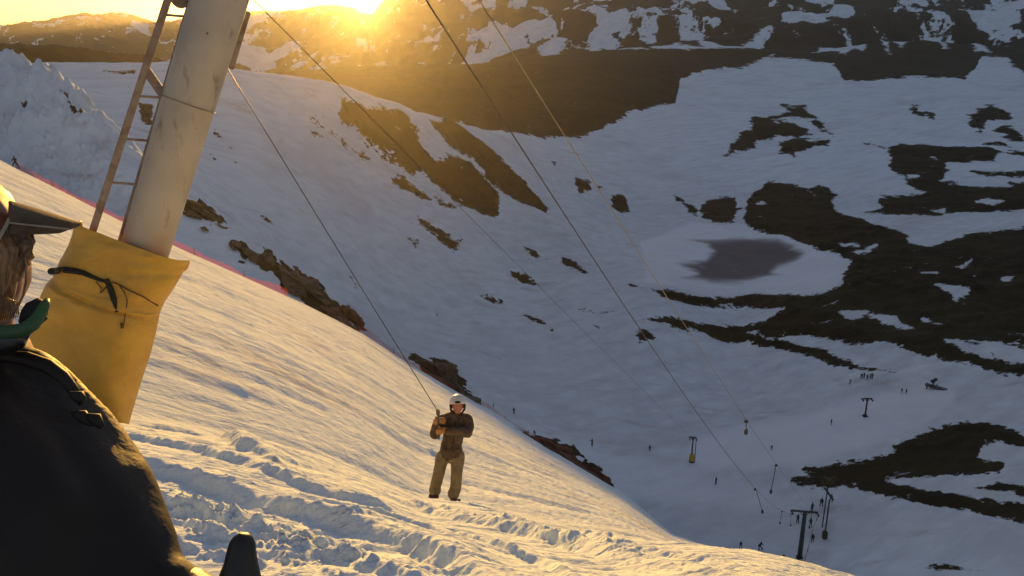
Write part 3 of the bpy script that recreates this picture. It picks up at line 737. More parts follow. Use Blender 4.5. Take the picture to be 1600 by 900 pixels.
bm = bmesh.new(); tube(bm, [padpt(x, y, .01) for x, y in ((166, 436), (172, 450), (178, 468), (183, 487))], [.022, .030, .028, .022], 8)
link_bm('strap_end', bm, M_strap, pad)
bm = bmesh.new(); tube(bm, [padpt(x, y, .01) for x, y in ((142, 431), (160, 440), (180, 442), (200, 453), (222, 463), (247, 478))], .007, 6)
tube(bm, [padpt(x, y, .01) for x, y in ((186, 446), (194, 456), (199, 470), (196, 490), (193, 508), (191, 513))], .0055, 6)
tube(bm, [padpt(x, y, .015) for x, y in ((190, 505), (191, 513))], .014, 6)
tube(bm, [padpt(x, y, .01) for x, y in ((150, 440), (158, 450), (157, 458), (166, 448))], .006, 6)
link_bm('cord', bm, M_rope, pad)

# ---------------------------------------------------------------- cables
def cable(p0, p1, sag, rad, mat, n=90):
    pts = []
    for i in range(n+1):
        t = i/n; t = t*t*(.6)+t*.4
        p = p0.lerp(p1, t); p = p+Vector((0, 0, -4*sag*t*(1-t))); pts.append(p)
    bm = bmesh.new(); tube(bm, pts, rad, 6, up=Vector((0, 1, .3))); return bm
# main T tower in the valley
def tower(name, foot, height, arm, mat, ang=0, pad=None, lw=.28):
    r = empty(name, foot)
    bm = bmesh.new(); tube(bm, [(0, 0, -1), (0, 0, height*.5), (0, 0, height-.1)], [lw*.62, lw*.5, lw*.42], 12)
    link_bm('column', bm, mat, r, True)
    ca, sa = math.cos(ang), math.sin(ang)
    a, b = Vector((-arm/2*ca, -arm/2*sa, height)), Vector((arm/2*ca, arm/2*sa, height-.15))
    bm = bmesh.new(); dd = b-a; s_, u_ = frame(dd)
    box(bm, (a+b)/2, (.26, .3, dd.length), Matrix((s_, u_, dd.normalized())).transposed(), .03)
    for s in (-.22, .22): tube(bm, [(0, 0, height-1.1), a.lerp(b, .5+s)], .07, 6)
    link_bm('crossarm', bm, mat, r)
    for e in (a, b):
        bm = bmesh.new()
        for q in (-.35, .35): tube(bm, [e+Vector((-.07, q, -.35)), e+Vector((.07, q, -.35))], .25, 14)
        box(bm, e+Vector((0, 0, -.25)), (.12, 1.3, .12))
        link_bm('sheave', bm, M_dark, r)
    bm = bmesh.new(); box(bm, (0, 0, .1), (1.0, 1.0, .5), None, .08); link_bm('footing', bm, M_dark, r)
    if pad:
        bm = bmesh.new(); tube(bm, [(0, 0, -.3), (0, 0, 1.3), (0, 0, 2.5)], [.48, .52, .45], 14); link_bm('padding', bm, pad, r, True)
    return r, foot+a, foot+b
f = onground(1249, 872, 124.6); T1, Ta, Tb = tower('lift_tower', f, (872-797)/F*(f.y*CP-f.z*SP)*1.12, 4.3, M_dark, R(-6), lw=.75)
tag(T1, 'tall dark T-shaped lift tower just beyond the snow lip at lower right', 'lift tower')
f2 = onground(1351, 655, 150); T2, _, _ = tower('lift_tower', f2, 4.6, 2.3, M_dark, R(8), lw=.4)
tag(T2, 'small dark T-shaped lift tower standing alone on trampled snow below the long heath strip', 'lift tower')
f3 = onground(1080, 724, 140); h3 = (724-684)/F*(f3.y*CP-f3.z*SP)*1.08
T3, T3a, T3b = tower('lift_tower', f3, h3, 1.5, M_dark, 0, pad=None, lw=.34)
tag(T3, 'small lift tower with a yellow padded foot on the mid valley snow', 'lift tower')
bm = bmesh.new(); tube(bm, [(.05, 0, -.3), (.05, 0, 1.0), (.05, 0, 1.9)], [.42, .62, .5], 14); link_bm('padding', bm, M_pad, T3, True)
bm = bmesh.new(); tube(bm, [(.75, 0, -.5), (.72, 0, h3*.95)], .10, 8); link_bm('side_post', bm, M_rust, T3)
CABS = []
def mkcable(a, b, sag, rad, mat, label):
    bm = cable(a, b, sag, rad, mat); o = link_bm('lift_cable', bm, mat); tag(o, label, 'cable', 'lift cables running down to the valley'); CABS.append((a, b, sag)); return o
mkcable(HEAD['B'], Ta+Vector((0, 0, -.6)), 2.6, .016, M_cable, 'thick dark haul cable down to the left arm of the tall T tower')
mkcable(HEAD['C'], Tb+Vector((0, 0, -.6)), 1.0, .013, M_tan, 'golden sunlit haul cable, rightmost line, to the right arm of the tall T tower')
mkcable(HEAD['A'], f3+Vector((0, 0, h3-.3)), .2, .011, M_cable, 'thin dark cable down to the small tower with a yellow padded foot')
def on_cable(i, px):
    a, b, sag = CABS[i]; lo, hi = 0, 1
    for _ in range(40):
        t = (lo+hi)/2; p = a.lerp(b, t)+Vector((0, 0, -4*sag*t*(1-t))); x = 800+F*p.x/(p.y*CP-p.z*SP)
        if x < px: lo = t
        else: hi = t
    return p
# hangers of the drag lift: hooked rod, drum and T-bar
def hanger(px, ci, ln, label, lean=.25):
    p = on_cable(ci, px); r = empty('drag_hanger', p)
    bm = bmesh.new(); tube(bm, [(0, 0, 0), (lean*.3, 0, -ln*.25), (lean, 0, -ln)], .03, 6); link_bm('rod', bm, M_dark, r)
    bm = bmesh.new(); tube(bm, [(-.1, 0, -.12), (.1, 0, -.12)], .09, 10); link_bm('clamp', bm, M_dark, r)
    bm = bmesh.new(); blob(bm, (lean, 0, -ln), (.12, .12, .22)); link_bm('spring_box', bm, M_dark, r, True)
    tag(r, label, 'drag hanger', 'drag hangers on the lift cables')
hanger(1166, 1, .8, 'dark drag hanger high on the golden cable, well left of the queue', .05)
hanger(1180, 0, 2.5, 'drag hanger on the dark cable swinging out to the right above the lit lip', .9)
hanger(1213, 1, 2.6, 'drag hanger on the golden cable beside the tip of the heath patch', -.2)
hanger(1222, 0, 2.0, 'short drag hanger on the dark cable just left of the T tower', -.1)
hanger(1236, 0, 2.3, 'drag hanger under the left end of the tall T tower arm', .15)
hanger(1269, 1, 3.0, 'drag hanger under the right end of the tall T tower arm', -.1)

# rear lane: tall queue post frame at the bottom station
fq = onground(1288, 842, 125)
r = empty('station_frame', fq); tag(r, 'dark post frame with a greenish drive head, right of the tall T tower', 'lift station')
dq = fq.y*CP-fq.z*SP; hq = (842-780)/F*dq*1.12
bm = bmesh.new(); tube(bm, [(0, 0, -1), (0, 0, hq)], .13, 10); link_bm('post', bm, M_dark, r, True)
bm = bmesh.new(); tube(bm, [(1.1, 4, -1), (1.2, 4, hq+.6)], .11, 10); link_bm('post', bm, M_dark, r, True)
bm = bmesh.new(); box(bm, (.6, 2, hq), (.35, 4.2, .22), None, .03); link_bm('beam', bm, M_dark, r)
bm = bmesh.new(); box(bm, (1.2, 4, hq+1.3), (2.1, 1.6, .9), None, .2); tube(bm, [(1.2, 4, hq+.7), (1.2, 4, hq+.9)], 1.2, 20)
blob(bm, (.4, 4, hq+1.9), (.5, .5, .45)); blob(bm, (2.1, 4, hq+1.8), (.5, .4, .5)); link_bm('drive_head', bm, M_olive, r)
bm = bmesh.new(); box(bm, (0, 0, .8), (.8, .8, 1.5), None, .1); link_bm('control_box', bm, M_olive, r)
# second station across the flat: ramp on legs
fr = onground(1450, 612, 150); dr = fr.y*CP-fr.z*SP; px1 = dr/F
r = empty('loading_ramp', fr); tag(r, 'dark loading ramp with raised machinery, far right beyond the small T tower', 'ramp')
bm = bmesh.new(); a, b = Vector((-6*px1, 0, 7*px1)), Vector((50*px1, -6.5, 2.5*px1)); dd = b-a; s_, u_ = frame(dd)
box(bm, (a+b)/2, (1.3, .4, dd.length), Matrix((s_, u_, dd.normalized())).transposed(), .05); link_bm('deck', bm, M_dark, r)
for x in (-3, 3, 12):
    bm = bmesh.new(); tube(bm, [(x*px1, 0, -1), (x*px1, 0, 6*px1)], .16, 8); link_bm('leg', bm, M_dark, r)
bm = bmesh.new(); tube(bm, [(8*px1, 0, 3*px1), (5*px1, 0, 10*px1), (9*px1, 0, 15*px1)], .32, 8); box(bm, (6*px1, 0, 13*px1), (9*px1, .8, .5), Matrix.Rotation(R(-25), 3, 'Y'), .12); blob(bm, (9*px1, 0, 15*px1), .4); link_bm('machinery', bm, M_dark, r)

# ---------------------------------------------------------------- orange safety netting
k = NT('orange_red_netting'); v = k.map(src='UV')
k.b.inputs['Base Color'].default_value = (.6, .07, .045, 1); k.b.inputs['Roughness'].default_value = .7
tr = k.n('ShaderNodeBsdfTransparent'); mx = k.n('ShaderNodeMixShader')
sx = k.n('ShaderNodeSeparateXYZ'); k.l(k.co.outputs['UV'], sx.inputs[0])
gx_ = k.math('LESS_THAN', k.math('FRACT', k.math('MULTIPLY', sx.outputs[0], 14)), .17); gy_ = k.math('LESS_THAN', k.math('FRACT', k.math('MULTIPLY', sx.outputs[1], 14)), .17)
hol = k.math('MAXIMUM', gx_, gy_); k.l(hol, mx.inputs[0]); k.l(tr.outputs[0], mx.inputs[1]); tl = k.n('ShaderNodeBsdfTranslucent'); tl.inputs[0].default_value = (.6, .08, .05, 1); m5 = k.n('ShaderNodeMixShader'); m5.inputs[0].default_value = .5; k.l(k.b.outputs[0], m5.inputs[1]); k.l(tl.outputs[0], m5.inputs[2]); k.l(m5.outputs[0], mx.inputs[2]); k.l(mx.outputs[0], k.out.inputs[0]); M_net = k.m
def fence(pts, h, label, fade=None):
    P_ = []
    for i in range(len(pts)-1):
        (x0, y0), (x1, y1) = pts[i], pts[i+1]; n = max(2, int(abs(x1-x0)/6))
        for q in range(n): P_.append((x0+(x1-x0)*q/n, y0+(y1-y0)*q/n))
    W3 = []
    for x, y in P_:
        a = azt(x, y)[0]; rb = float(np.interp(a, az, L[4][0]))*.995; W3.append(Vector((math.sin(a)*rb, math.cos(a)*rb, 0)))
    for w in W3: w.z = gz(w.x, w.y)
    r = empty('safety_fence', W3[0]); tag(r, label, 'fence')
    bm = bmesh.new(); uv = bm.loops.layers.uv.new('UVMap'); vs = []; s = 0
    for i, w in enumerate(W3):
        if i: s += (w-W3[i-1]).length
        hh = h[0]+(h[1]-h[0])*i/len(W3); sag = .12*math.sin(s*1.2)+.1*math.sin(s*.37+1)
        lean = Vector((.15*math.sin(s*.6), .1*math.sin(s*.8), 0))
        vs.append((bm.verts.new(w-W3[0]+Vector((0, 0, -.05))), bm.verts.new(w-W3[0]+lean+Vector((0, 0, hh+sag))), s))
    for a, b in zip(vs, vs[1:]):
        fc = bm.faces.new((a[0], b[0], b[1], a[1]))
        for lp, q in zip(fc.loops, ((a[2], 0), (b[2], 0), (b[2], 1), (a[2], 1))): lp[uv].uv = (q[0], q[1]*h[0])
    link_bm('net', bm, M_net, r)
    last = -9
    for i, w in enumerate(W3):
        if vs[i][2]-last > 5.5:
            last = vs[i][2]; hh = h[0]+(h[1]-h[0])*i/len(W3)
            bm = bmesh.new(); tube(bm, [w-W3[0]+Vector((0, 0, -.3)), w-W3[0]+Vector((random.uniform(-.1, .1), 0, hh+.2))], .028, 6); link_bm('fence_post', bm, M_red, r)
fence([(26, 262), (70, 285), (145, 323), (190, 345), (280, 388), (340, 413), (400, 441), (455, 466)], (.55, .7), 'red orange safety netting along the piste edge, passing behind the pylon')
fence([(560, 517), (640, 570), (700, 606), (720, 616)], (.8, .6), 'faded red netting on the piste edge between rust red outcrop and skier')
fence([(755, 636), (790, 658), (850, 695)], (.7, .6), 'low red netting on the piste edge below and right of the skier')

# ---------------------------------------------------------------- rock outcrops on the edge
k = NT('outcrop_rock'); v = k.map()
k.l(k.mix(k.ramp(k.noise(v, .8, 9, .7), .35, .68), (.060, .042, .026, 1), (.15, .105, .07, 1)), k.b.inputs['Base Color']); k.b.inputs['Roughness'].default_value = .9
k.l(k.bump(k.noise(v, 1.5, 8, .7), .35), k.b.inputs['Normal']); M_rock = k.m
k = NT('rust_red_rock'); v = k.map()
k.l(k.mix(k.ramp(k.noise(v, .8, 9, .7), .35, .68), (.12, .04, .022, 1), (.20, .085, .05, 1)), k.b.inputs['Base Color']); k.b.inputs['Roughness'].default_value = .9
k.l(k.bump(k.noise(v, 1.5, 8, .7), .35), k.b.inputs['Normal']); M_rrock = k.m
def outcrop(poly, li, label, mat, thick=1.6, kf=1.0):
    cx = sum(p[0] for p in poly)/len(poly); cy = sum(p[1] for p in poly)/len(poly)
    P_ = dens(poly, 4)
    a0 = azt(cx, cy)[0]
    def dist(px, py): return min(hit(px, py, 97)[1], float(np.interp(azt(px, py)[0], az, L[li][0])))*.995
    O = at(cx, cy, dist(cx, cy)); vd = O.normalized()
    rnd = random.Random(int(cx)); bm = bmesh.new(); rings = []
    for sc, off in ((.25, 1.0), (.6, .8), (.88, .42), (1.0, 0), (.9, -.5), (.55, -.9)):
        ring = []
        for x, y in P_:
            jx = rnd.uniform(-1.3, 1.3); jy = rnd.uniform(-1.3, 1.3)
            xx, yy = cx+(x-cx)*sc+jx, cy+(y-cy)*sc+jy
            p = at(xx, yy, dist(x, y)*(1-sc)*0+ (dist(cx, cy)*(1-sc)+dist(x, y)*sc))
            ring.append(bm.verts.new(p-vd*(thick*off*(1+rnd.uniform(-.35, .35)))-O))
        rings.append(ring)
    n = len(P_)
    for a, b in zip(rings, rings[1:]):
        for q in range(n): bm.faces.new((a[q], a[(q+1) % n], b[(q+1) % n], b[q]))
    for ring, sg in ((rings[0], 1), (rings[-1], -1)):
        c = bm.verts.new(sum((v_.co for v_ in ring), Vector())/n)
        for q in range(n): bm.faces.new((c, ring[q], ring[(q+1) % n]))
    o = link_bm('rock_outcrop', bm, mat); o.location = O
    tag(o, label, 'rock outcrop', 'rock outcrops along the piste edge')
RIM = []
def z1(p): return [(240+.25*x, 280+.25*y) for x, y in p]
def z2(p): return [(560+x/3, 500+y/3) for x, y in p]
outcrop(z1([(188,120),(240,128),(290,150),(300,178),(350,210),(400,240),(470,300),(468,318),(400,288),(330,232),(250,190),(200,150)]), 6, 'long low grey brown rock rib just right of the pylon', M_rock, .9, .995)
outcrop(z1([(185,205),(225,195),(255,205),(305,240),(300,250),(240,235),(200,222)]), 6, 'small dark rock under the grey brown rib right of the pylon', M_rock, .5, .98)
outcrop(z1([(290,298),(325,298),(348,322),(335,328),(300,310)]), 6, 'tiny rock in the blue gully below the grey brown rib', M_rock, .4, .96)
outcrop(z1([(470,400),(500,386),(545,398),(552,420),(530,440),(510,446),(480,428)]), 6, 'small rounded boulder at the upper left end of the boulder row', M_rock, .7, .985)
outcrop(z1([(548,420),(600,435),(640,460),(672,508),(650,528),(610,510),(570,470)]), 6, 'second boulder of the row, oval and striped', M_rock, .8, .985)
outcrop(z1([(675,465),(700,452),(732,456),(748,500),(768,532),(740,542),(700,515)]), 6, 'third boulder of the row, touching the big square outcrop', M_rock, .8, .985)
outcrop(z1([(772,532),(830,555),(900,572),(915,600),(960,612),(1030,630),(1038,700),(1060,730),(1104,775),(1090,790),(1050,770),(1010,730),(960,695),(950,740),(940,748),(880,725),(820,692),(800,640),(798,600)]), 6, 'big square brown outcrop over the red netting', M_rock, 1.5, .985)
outcrop(z1([(1040,790),(1100,800),(1165,800),(1175,780),(1215,790),(1265,825),(1300,870),(1318,905),(1320,975),(1280,960),(1200,915),(1130,870),(1060,820)]), 6, 'rust red outcrop on the brow where the upper netting ends', M_rrock, 1.2, .985)
outcrop(z2([(265,185),(300,182),(350,198),(385,200),(440,200),(468,232),(462,262),(466,300),(488,318),(500,350),(510,400),(520,405),(440,375),(350,320),(330,290),(300,240)]), 6, 'green brown outcrop directly behind the skier helmet', M_rock, 1.6, .985)
outcrop(z2([(500,352),(530,358),(575,370),(578,392),(585,421),(545,412),(510,402)]), 6, 'small flat dark rock just right of the skier helmet', M_rock, .9, .985)
outcrop(z2([(748,518),(800,540),(830,552),(870,552),(905,565),(915,580),(960,592),(1000,598),(1010,630),(1025,655),(1050,685),(1100,702),(1125,705),(1140,725),(1172,735),(1182,770),(1180,796),(1130,775),(1060,730),(1000,690),(940,650),(880,612),(810,560)]), 6, 'long jagged red brown outcrop at the lower end of the piste edge', M_rrock, 1.4, .985)
outcrop(z2([(1176,790),(1215,806),(1250,818),(1256,832),(1225,826),(1190,806)]), 6, 'last sliver of dark rock at the very foot of the piste edge', M_rock, .5, .985)

# ---------------------------------------------------------------- small far people
def figure_mesh(name, pose):
    bm = bmesh.new(); sp = pose.get('spread', .18); be = pose.get('bend', 0); ar = pose.get('arm', 0)
    hip = Vector((0, be*.3, .92)); ch = Vector((0, be*-.1, 1.35)); hd = Vector((0, -be*.25, 1.63))
    for s in (-1, 1):
        limb(bm, [hip+Vector((s*.1, 0, 0)), Vector((s*sp, -be*.25, .5)), Vector((s*sp*1.2, 0, .08))], [.11, .085, .07], 8)
        limb(bm, [ch+Vector((s*.17, 0, .05)), ch+Vector((s*(.27+ar*.1), -.08-ar*.1, -.2)), ch+Vector((s*(.22+ar*.2), -.22-ar*.15, -.38+ar*.35))], [.075, .06, .045], 8)
        blob(bm, Vector((s*sp*1.2, -.08, .05)), (.06, .15, .06))
    limb(bm, [hip, hip.lerp(ch, .5), ch], [.16, .16, .17], 10); limb(bm, [ch, hd], [.09, .07], 8); blob(bm, hd+Vector((0, 0, .05)), (.115, .125, .145))
    return bm
M_p = [simple('dark_blue_ski_clothes', (.012, .02, .045), (.01, .012, .03), 6, .7), simple('black_ski_clothes', (.014, .014, .016), (.02, .02, .022), 6, .7), simple('dark_green_ski_clothes', (.015, .03, .028), (.01, .02, .02), 6, .7), simple('dull_maroon_ski_clothes', (.06, .015, .015), (.04, .012, .012), 6, .7)]
PROTO = {}
for nm, ps in {'a': {}, 'b': dict(spread=.3, bend=.7, arm=.3), 'c': dict(spread=.12, arm=1.0)}.items():
    for mi, m in enumerate(M_p):
        pass
def person_mesh(pose, mi, cache={}):
    key = (pose, mi)
    if key in cache: return cache[key]
    ps = {'a': {}, 'b': dict(spread=.3, bend=.7, arm=.3), 'c': dict(spread=.12, arm=1.0)}[pose]
    o = fuse('person', figure_mesh('person', ps), M_p[mi], .035, None, 2); me = o.data; bpy.data.objects.remove(o); cache[key] = me; return me
def person(px, py, pose, mi, label, group='skiers scattered in the valley', rmin=124, rz=None, hpx=None, loc=None):
    p = loc or onground(px, py, rmin)
    o = bpy.data.objects.new('person', person_mesh(pose, mi)); COL.objects.link(o); o.location = p+Vector((0, 0, -.03))
    o.rotation_euler = (0, 0, rz if rz is not None else random.uniform(-1.2, 1.2))
    d_ = p.y*CP-p.z*SP
    if hpx: o.scale = [hpx/F*d_/1.75]*3
    tag(o, label, 'person', group)
    return o
a_, _t = azt(25, 262); rb = float(np.interp(a_, az, L[4][0]))*.99; pl = Vector((math.sin(a_)*rb, math.cos(a_)*rb, 0)); pl.z = gz(pl.x, pl.y)
person(25, 262, 'b', 1, 'tiny dark person striding at the far upper left end of the red netting', 'walkers on the upper piste', loc=pl, rz=.4, hpx=20)
person(1118, 759, 'a', 0, 'lone dark figure on open snow left of the two cables, below the padded tower', hpx=13)
person(925, 698, 'c', 1, 'lone dark skier on valley snow right of the jagged red brown outcrop', hpx=13)
person(1015, 708, 'a', 1, 'lone dark figure on snow to the left of the padded tower', hpx=11)
person(1205, 706, 'a', 0, 'lone dark figure on the snow right of the golden cable', hpx=9)
person(1298, 667, 'a', 2, 'lone dark figure on snow, left of and below the small T tower', hpx=10)
person(803, 648, 'c', 0, 'upper of two tiny skiers just beyond the low red netting', hpx=11)
person(835, 681, 'b', 0, 'lower of two tiny skiers just beyond the low red netting', hpx=11)
person(683, 491, 'a', 1, 'minute figure high on the shaded wall, above the skier', hpx=6)
person(771, 637, 'a', 3, 'minute figure on snow right of the small flat dark rock', hpx=6)
person(1327, 606, 'c', 1, 'dark figure with arms out, left of the group under the heath strip', hpx=9)
for i, (x, y) in enumerate([(1345, 598), (1349, 597), (1354, 600), (1359, 598), (1362, 597)]):
    person(x, y, 'ac'[i % 2], (3, 1, 1, 3, 1)[i], ['leftmost figure, reddish, of the tight group under the long heath strip', 'second figure from the left in the group under the heath strip', 'middle figure, set lowest, of the group under the heath strip', 'reddish figure right of the middle in the group under the heath strip', 'rightmost figure of the tight group under the long heath strip'][i], 'group of people below the heath strip', hpx=10)
for i, (x, y) in enumerate([(1408, 618), (1415, 619)]):
    person(x, y, 'a', 1, ['left figure of the pair on trampled snow left of the loading ramp', 'right figure of the pair on trampled snow left of the loading ramp'][i], 'pair left of the loading ramp', hpx=8)
Q = [(1268, 800, 0, 'figure at the top of the queue, behind the right end of the T tower arm'), (1283, 792, 2, 'figure beside the station frame beam'), (1269, 848, 1, 'dark figure waiting alone right of the T tower column'),
     (1266, 824, 1, 'small figure in the queue midway down, right of the T tower column'), (1246, 818, 1, 'figure partly behind the T tower column, left side')]
for x, y, m, lb_ in Q: person(x, y, 'a', m, lb_, 'people queueing at the lift', hpx=16)
person(1298, 786, 'a', 2, 'figure standing under the greenish drive head', 'people queueing at the lift', hpx=15)
person(1187, 861, 'b', 0, 'dark blue figure rising behind the lit snow lip, left of the T tower', 'people just beyond the snow lip', hpx=18)
person(1157, 856, 'a', 1, 'small dark figure behind the lit snow lip, leftmost of three', 'people just beyond the snow lip', hpx=12)
person(1224, 876, 'b', 1, 'dark hunched figure behind the lit lip, right beside the T tower foot', 'people just beyond the snow lip', hpx=13)
# queue lane ropes
pq = [onground(x, y, 125) for x, y in ((1276, 815), (1268, 838), (1262, 862), (1256, 885))]
r = empty('queue_barrier', pq[0]); tag(r, 'faint orange rope barrier on short stakes beside the lift queue', 'barrier')
M_or = simple('faded_orange_rope', (.38, .16, .05), (.3, .12, .05), 20, .8)
bm = bmesh.new(); tube(bm, [p-pq[0]+Vector((0, 0, .95)) for p in pq], .045, 6); link_bm('rope', bm, M_or, r)
for p in pq:
    bm = bmesh.new(); tube(bm, [p-pq[0], p-pq[0]+Vector((0, 0, 1.1))], .05, 6); link_bm('stake', bm, M_or, r)

# ---------------------------------------------------------------- the skier on the lip
a_, _t = azt(700, 783); rs = 11.25; sk = Vector((math.sin(a_)*rs, math.cos(a_)*rs, 0)); sk.z = gz(sk.x, sk.y)
DS = sk.y*CP-sk.z*SP; u1 = DS/F          # metres per photo pixel at the skier
right = Vector((math.cos(a_), -math.sin(a_), 0)); toward = Vector((-math.sin(a_), -math.cos(a_), 0)); upv = Vector((0, 0, 1))
CE = 1/ math.cos(R(31))*.93
def sp_(px, py, dep=0.0):
    "skier point: pixel offset from the feet, dep metres toward the camera"
    d0 = DS-dep*.86; return atd(px, py, d0)
skr = empty('person', sk); tag(skr, 'skier in white helmet, brown jacket and khaki trousers standing at the lit snow lip', 'person')
def T(p): return p-sk
M_sj = simple('brown_ski_jacket', (.11, .07, .04), (.055, .036, .024), 14, .8, bump=.01, bscale=14)
M_st = simple('khaki_ski_trousers', (.25, .19, .10), (.18, .135, .07), 10, .8, bump=.012, bscale=9)
M_sg = simple('tan_leather_gloves', (.42, .20, .06), (.32, .14, .05), 20, .7)
M_hel = simple('off_white_helmet', (.66, .66, .62), (.58, .58, .55), 10, .35)
M_face = simple('reddish_face', (.46, .19, .13), (.38, .14, .10), 30, .55)  # two reddish face tones mixed by noise
M_vest = simple('dark_green_grey_chest', (.045, .055, .05), (.035, .04, .035), 14, .8)
hd = T(sp_(715, 634, .05))
# body: head, neck and hands carried by one figure
bm = bmesh.new()
blob(bm, hd, (.085, .10, .125)); blob(bm, hd+toward*.095+Vector((0, 0, -.01)), (.018, .022, .028)); blob(bm, hd+toward*.06+Vector((0, 0, -.075)), (.05, .045, .04))
for s in (-1, 1): blob(bm, hd+right*s*.088+Vector((0, 0, -.01)), (.016, .025, .035)); blob(bm, hd+toward*.075+right*s*.04+Vector((0, 0, -.02)), (.025, .02, .022))
nk = T(sp_(711, 652)); limb(bm, [hd+Vector((0, 0, -.06)), nk], [.06, .065], 10)
sl_, sr_ = T(sp_(690, 657)), T(sp_(730, 656)); ch = T(sp_(710, 672)); pv_ = T(sp_(705, 702))
limb(bm, [nk, ch, pv_], [.07, .10, .09], 12)
fl_, fr_ = T(sp_(680, 779, .0)), T(sp_(709, 783, .05)); fl_.z = gz(*(fl_+sk).xy)-sk.z+.06; fr_.z = gz(*(fr_+sk).xy)-sk.z+.06
for h0, kn, ft in ((T(sp_(695, 706)), T(sp_(686, 742, .08)), fl_), (T(sp_(713, 706)), T(sp_(712, 742, .10)), fr_)):
    limb(bm, [h0, kn, ft+Vector((0, 0, .08))], [.06, .05, .04], 10)
HL, HU = T(sp_(683, 657, .28)), T(sp_(687, 672, .30))       # two gloved hands gripping the bar
eL, eR = T(sp_(680, 678, .16)), T(sp_(731, 676, .2))
limb(bm, [sl_, eL, HL], [.045, .04, .03], 8); limb(bm, [sr_, eR, T(sp_(712, 673, .32)), HU], [.045, .032, .035, .03], 8)
fuse('body', bm, M_face, .012, skr, 3)
# jacket
bm = bmesh.new()
limb(bm, [nk+Vector((0, 0, .0)), ch, T(sp_(706, 692)), T(sp_(705, 700)), T(sp_(705, 706))], [.12, .178, .168, .172, .175], 14, .80)
blob(bm, nk+Vector((0, 0, -.03)), (.17, .14, .09))
limb(bm, [sl_, T(sp_(683, 668, .04)), eL], [.095, .09, .085], 10); limb(bm, [eL, HL.lerp(eL, .35)], [.08, .065], 10)
limb(bm, [sr_, T(sp_(733, 665, .03)), eR], [.085, .078, .072], 10); limb(bm, [eR, T(sp_(712, 674, .31)), T(sp_(700, 674, .32))], [.08, .068, .06], 10)
limb(bm, [sl_, nk, sr_], [.09, .10, .09], 10)
jk = fuse('jacket', bm, M_sj, .014, skr, 4, noise=.010, nscale=7)
bm = bmesh.new(); blob(bm, ch+toward*.125+Vector((0, 0, .02))+right*.02, (.15, .06, .12)); link_bm('chest_panel', bm, M_vest, jk, True)
bm = bmesh.new(); tube(bm, [nk+toward*.13, ch+toward*.17, T(sp_(706, 692))+toward*.16, T(sp_(705, 708))+toward*.14], .009, 6); link_bm('zip', bm, M_strap, jk)
bm = bmesh.new(); tube(bm, [T(sp_(705, 708))+right*.165*math.cos(q)+toward*.135*math.sin(q) for q in np.linspace(0, 2*math.pi, 25)], .022, 8, cap=False); link_bm('hem', bm, M_sj, jk, True)
for s in (-1, 1):
    bm = bmesh.new(); box(bm, T(sp_(705, 699))+right*s*.085+toward*.14, (.10, .02, .09), Matrix.Rotation(-a_, 3, 'Z'), .008); link_bm('pocket', bm, M_sj, jk)
bm = bmesh.new(); tube(bm, [nk+toward*.1+right*x+Vector((0, 0, z)) for x, z in ((-.11, .0), (-.05, -.03), (.05, -.03), (.11, .0))], .045, 8); tube(bm, [nk-toward*.06+right*x for x in (-.12, -.05, .05, .12)], .05, 8); link_bm('collar', bm, M_sj, jk, True)
# trousers
bm = bmesh.new()
limb(bm, [T(sp_(705, 702)), T(sp_(705, 709))], [.14, .155], 12, .78)
limb(bm, [T(sp_(692, 712)), T(sp_(685, 742, .09)), T(sp_(680, 762, .03)), fl_+Vector((0, 0, .07))], [.108, .088, .086, .092], 12)
limb(bm, [T(sp_(716, 712)), T(sp_(713, 742, .11)), T(sp_(712, 762, .06)), fr_+Vector((0, 0, .07))], [.108, .090, .088, .094], 12)
fuse('trousers', bm, M_st, .012, skr, 3, noise=.008, nscale=5)
# helmet
bm = bmesh.new(); blob(bm, hd+Vector((0, 0, .045))-toward*.02, (.125, .145, .125), sub=4)
bmesh.ops.bisect_plane(bm, geom=bm.verts[:]+bm.edges[:]+bm.faces[:], plane_co=hd+Vector((0, 0, .035))+toward*.02, plane_no=(Vector((0, 0, -1))+toward*.55), clear_outer=True)
he = link_bm('helmet', bm, M_hel, skr, True); md = he.modifiers.new('s', 'SOLIDIFY'); md.thickness = .014; md.offset = 0
bm = bmesh.new(); tube(bm, [hd+right*x+Vector((0, 0, z))+toward*y for x, y, z in ((-.115, .0, .03), (-.108, .03, -.05), (-.05, .07, -.115), (.05, .07, -.115), (.108, .03, -.05), (.115, .0, .03))], .018, 8); link_bm('chin_strap', bm, M_strap, he, True)
bm = bmesh.new(); blob(bm, hd+toward*.115+Vector((0, 0, .115)), (.05, .02, .022)); link_bm('vent', bm, M_strap, he, True)
for s in (-1, 1):
    bm = bmesh.new(); blob(bm, hd+right*s*.108+Vector((0, 0, -.02)), (.02, .05, .06)); link_bm('ear_pad', bm, M_strap, he, True)
def glove(c, nm='glove'):
    bm = bmesh.new(); blob(bm, c, (.055, .05, .05))
    for i in range(4):
        o_ = Vector((0, 0, .036-.024*i)); L4 = (.05, .056, .053, .043)[i]
        limb(bm, [c+o_*.9+right*.03, c+o_+toward*.055+right*.02, c+o_+toward*.06-right*L4*.9], [.018, .017, .015], 6)
    limb(bm, [c+Vector((0, 0, .035))+right*.01, c+Vector((0, 0, .07))-right*.02+toward*.02], [.02, .016], 6)
    limb(bm, [c+right*.02, c+right*.09-Vector((0, 0, .01))], [.05, .055], 8)
    return fuse(nm, bm, M_sg, .009, skr, 2)
glove(HL); glove(HU)
for ft in (fl_, fr_):
    bm = bmesh.new(); limb(bm, [ft+Vector((0, 0, .04)), ft+Vector((0, 0, -.0)), ft+toward*.14+Vector((0, 0, -.01))], [.06, .068, .058], 10); fuse('boot', bm, M_red, .014, skr, 3)
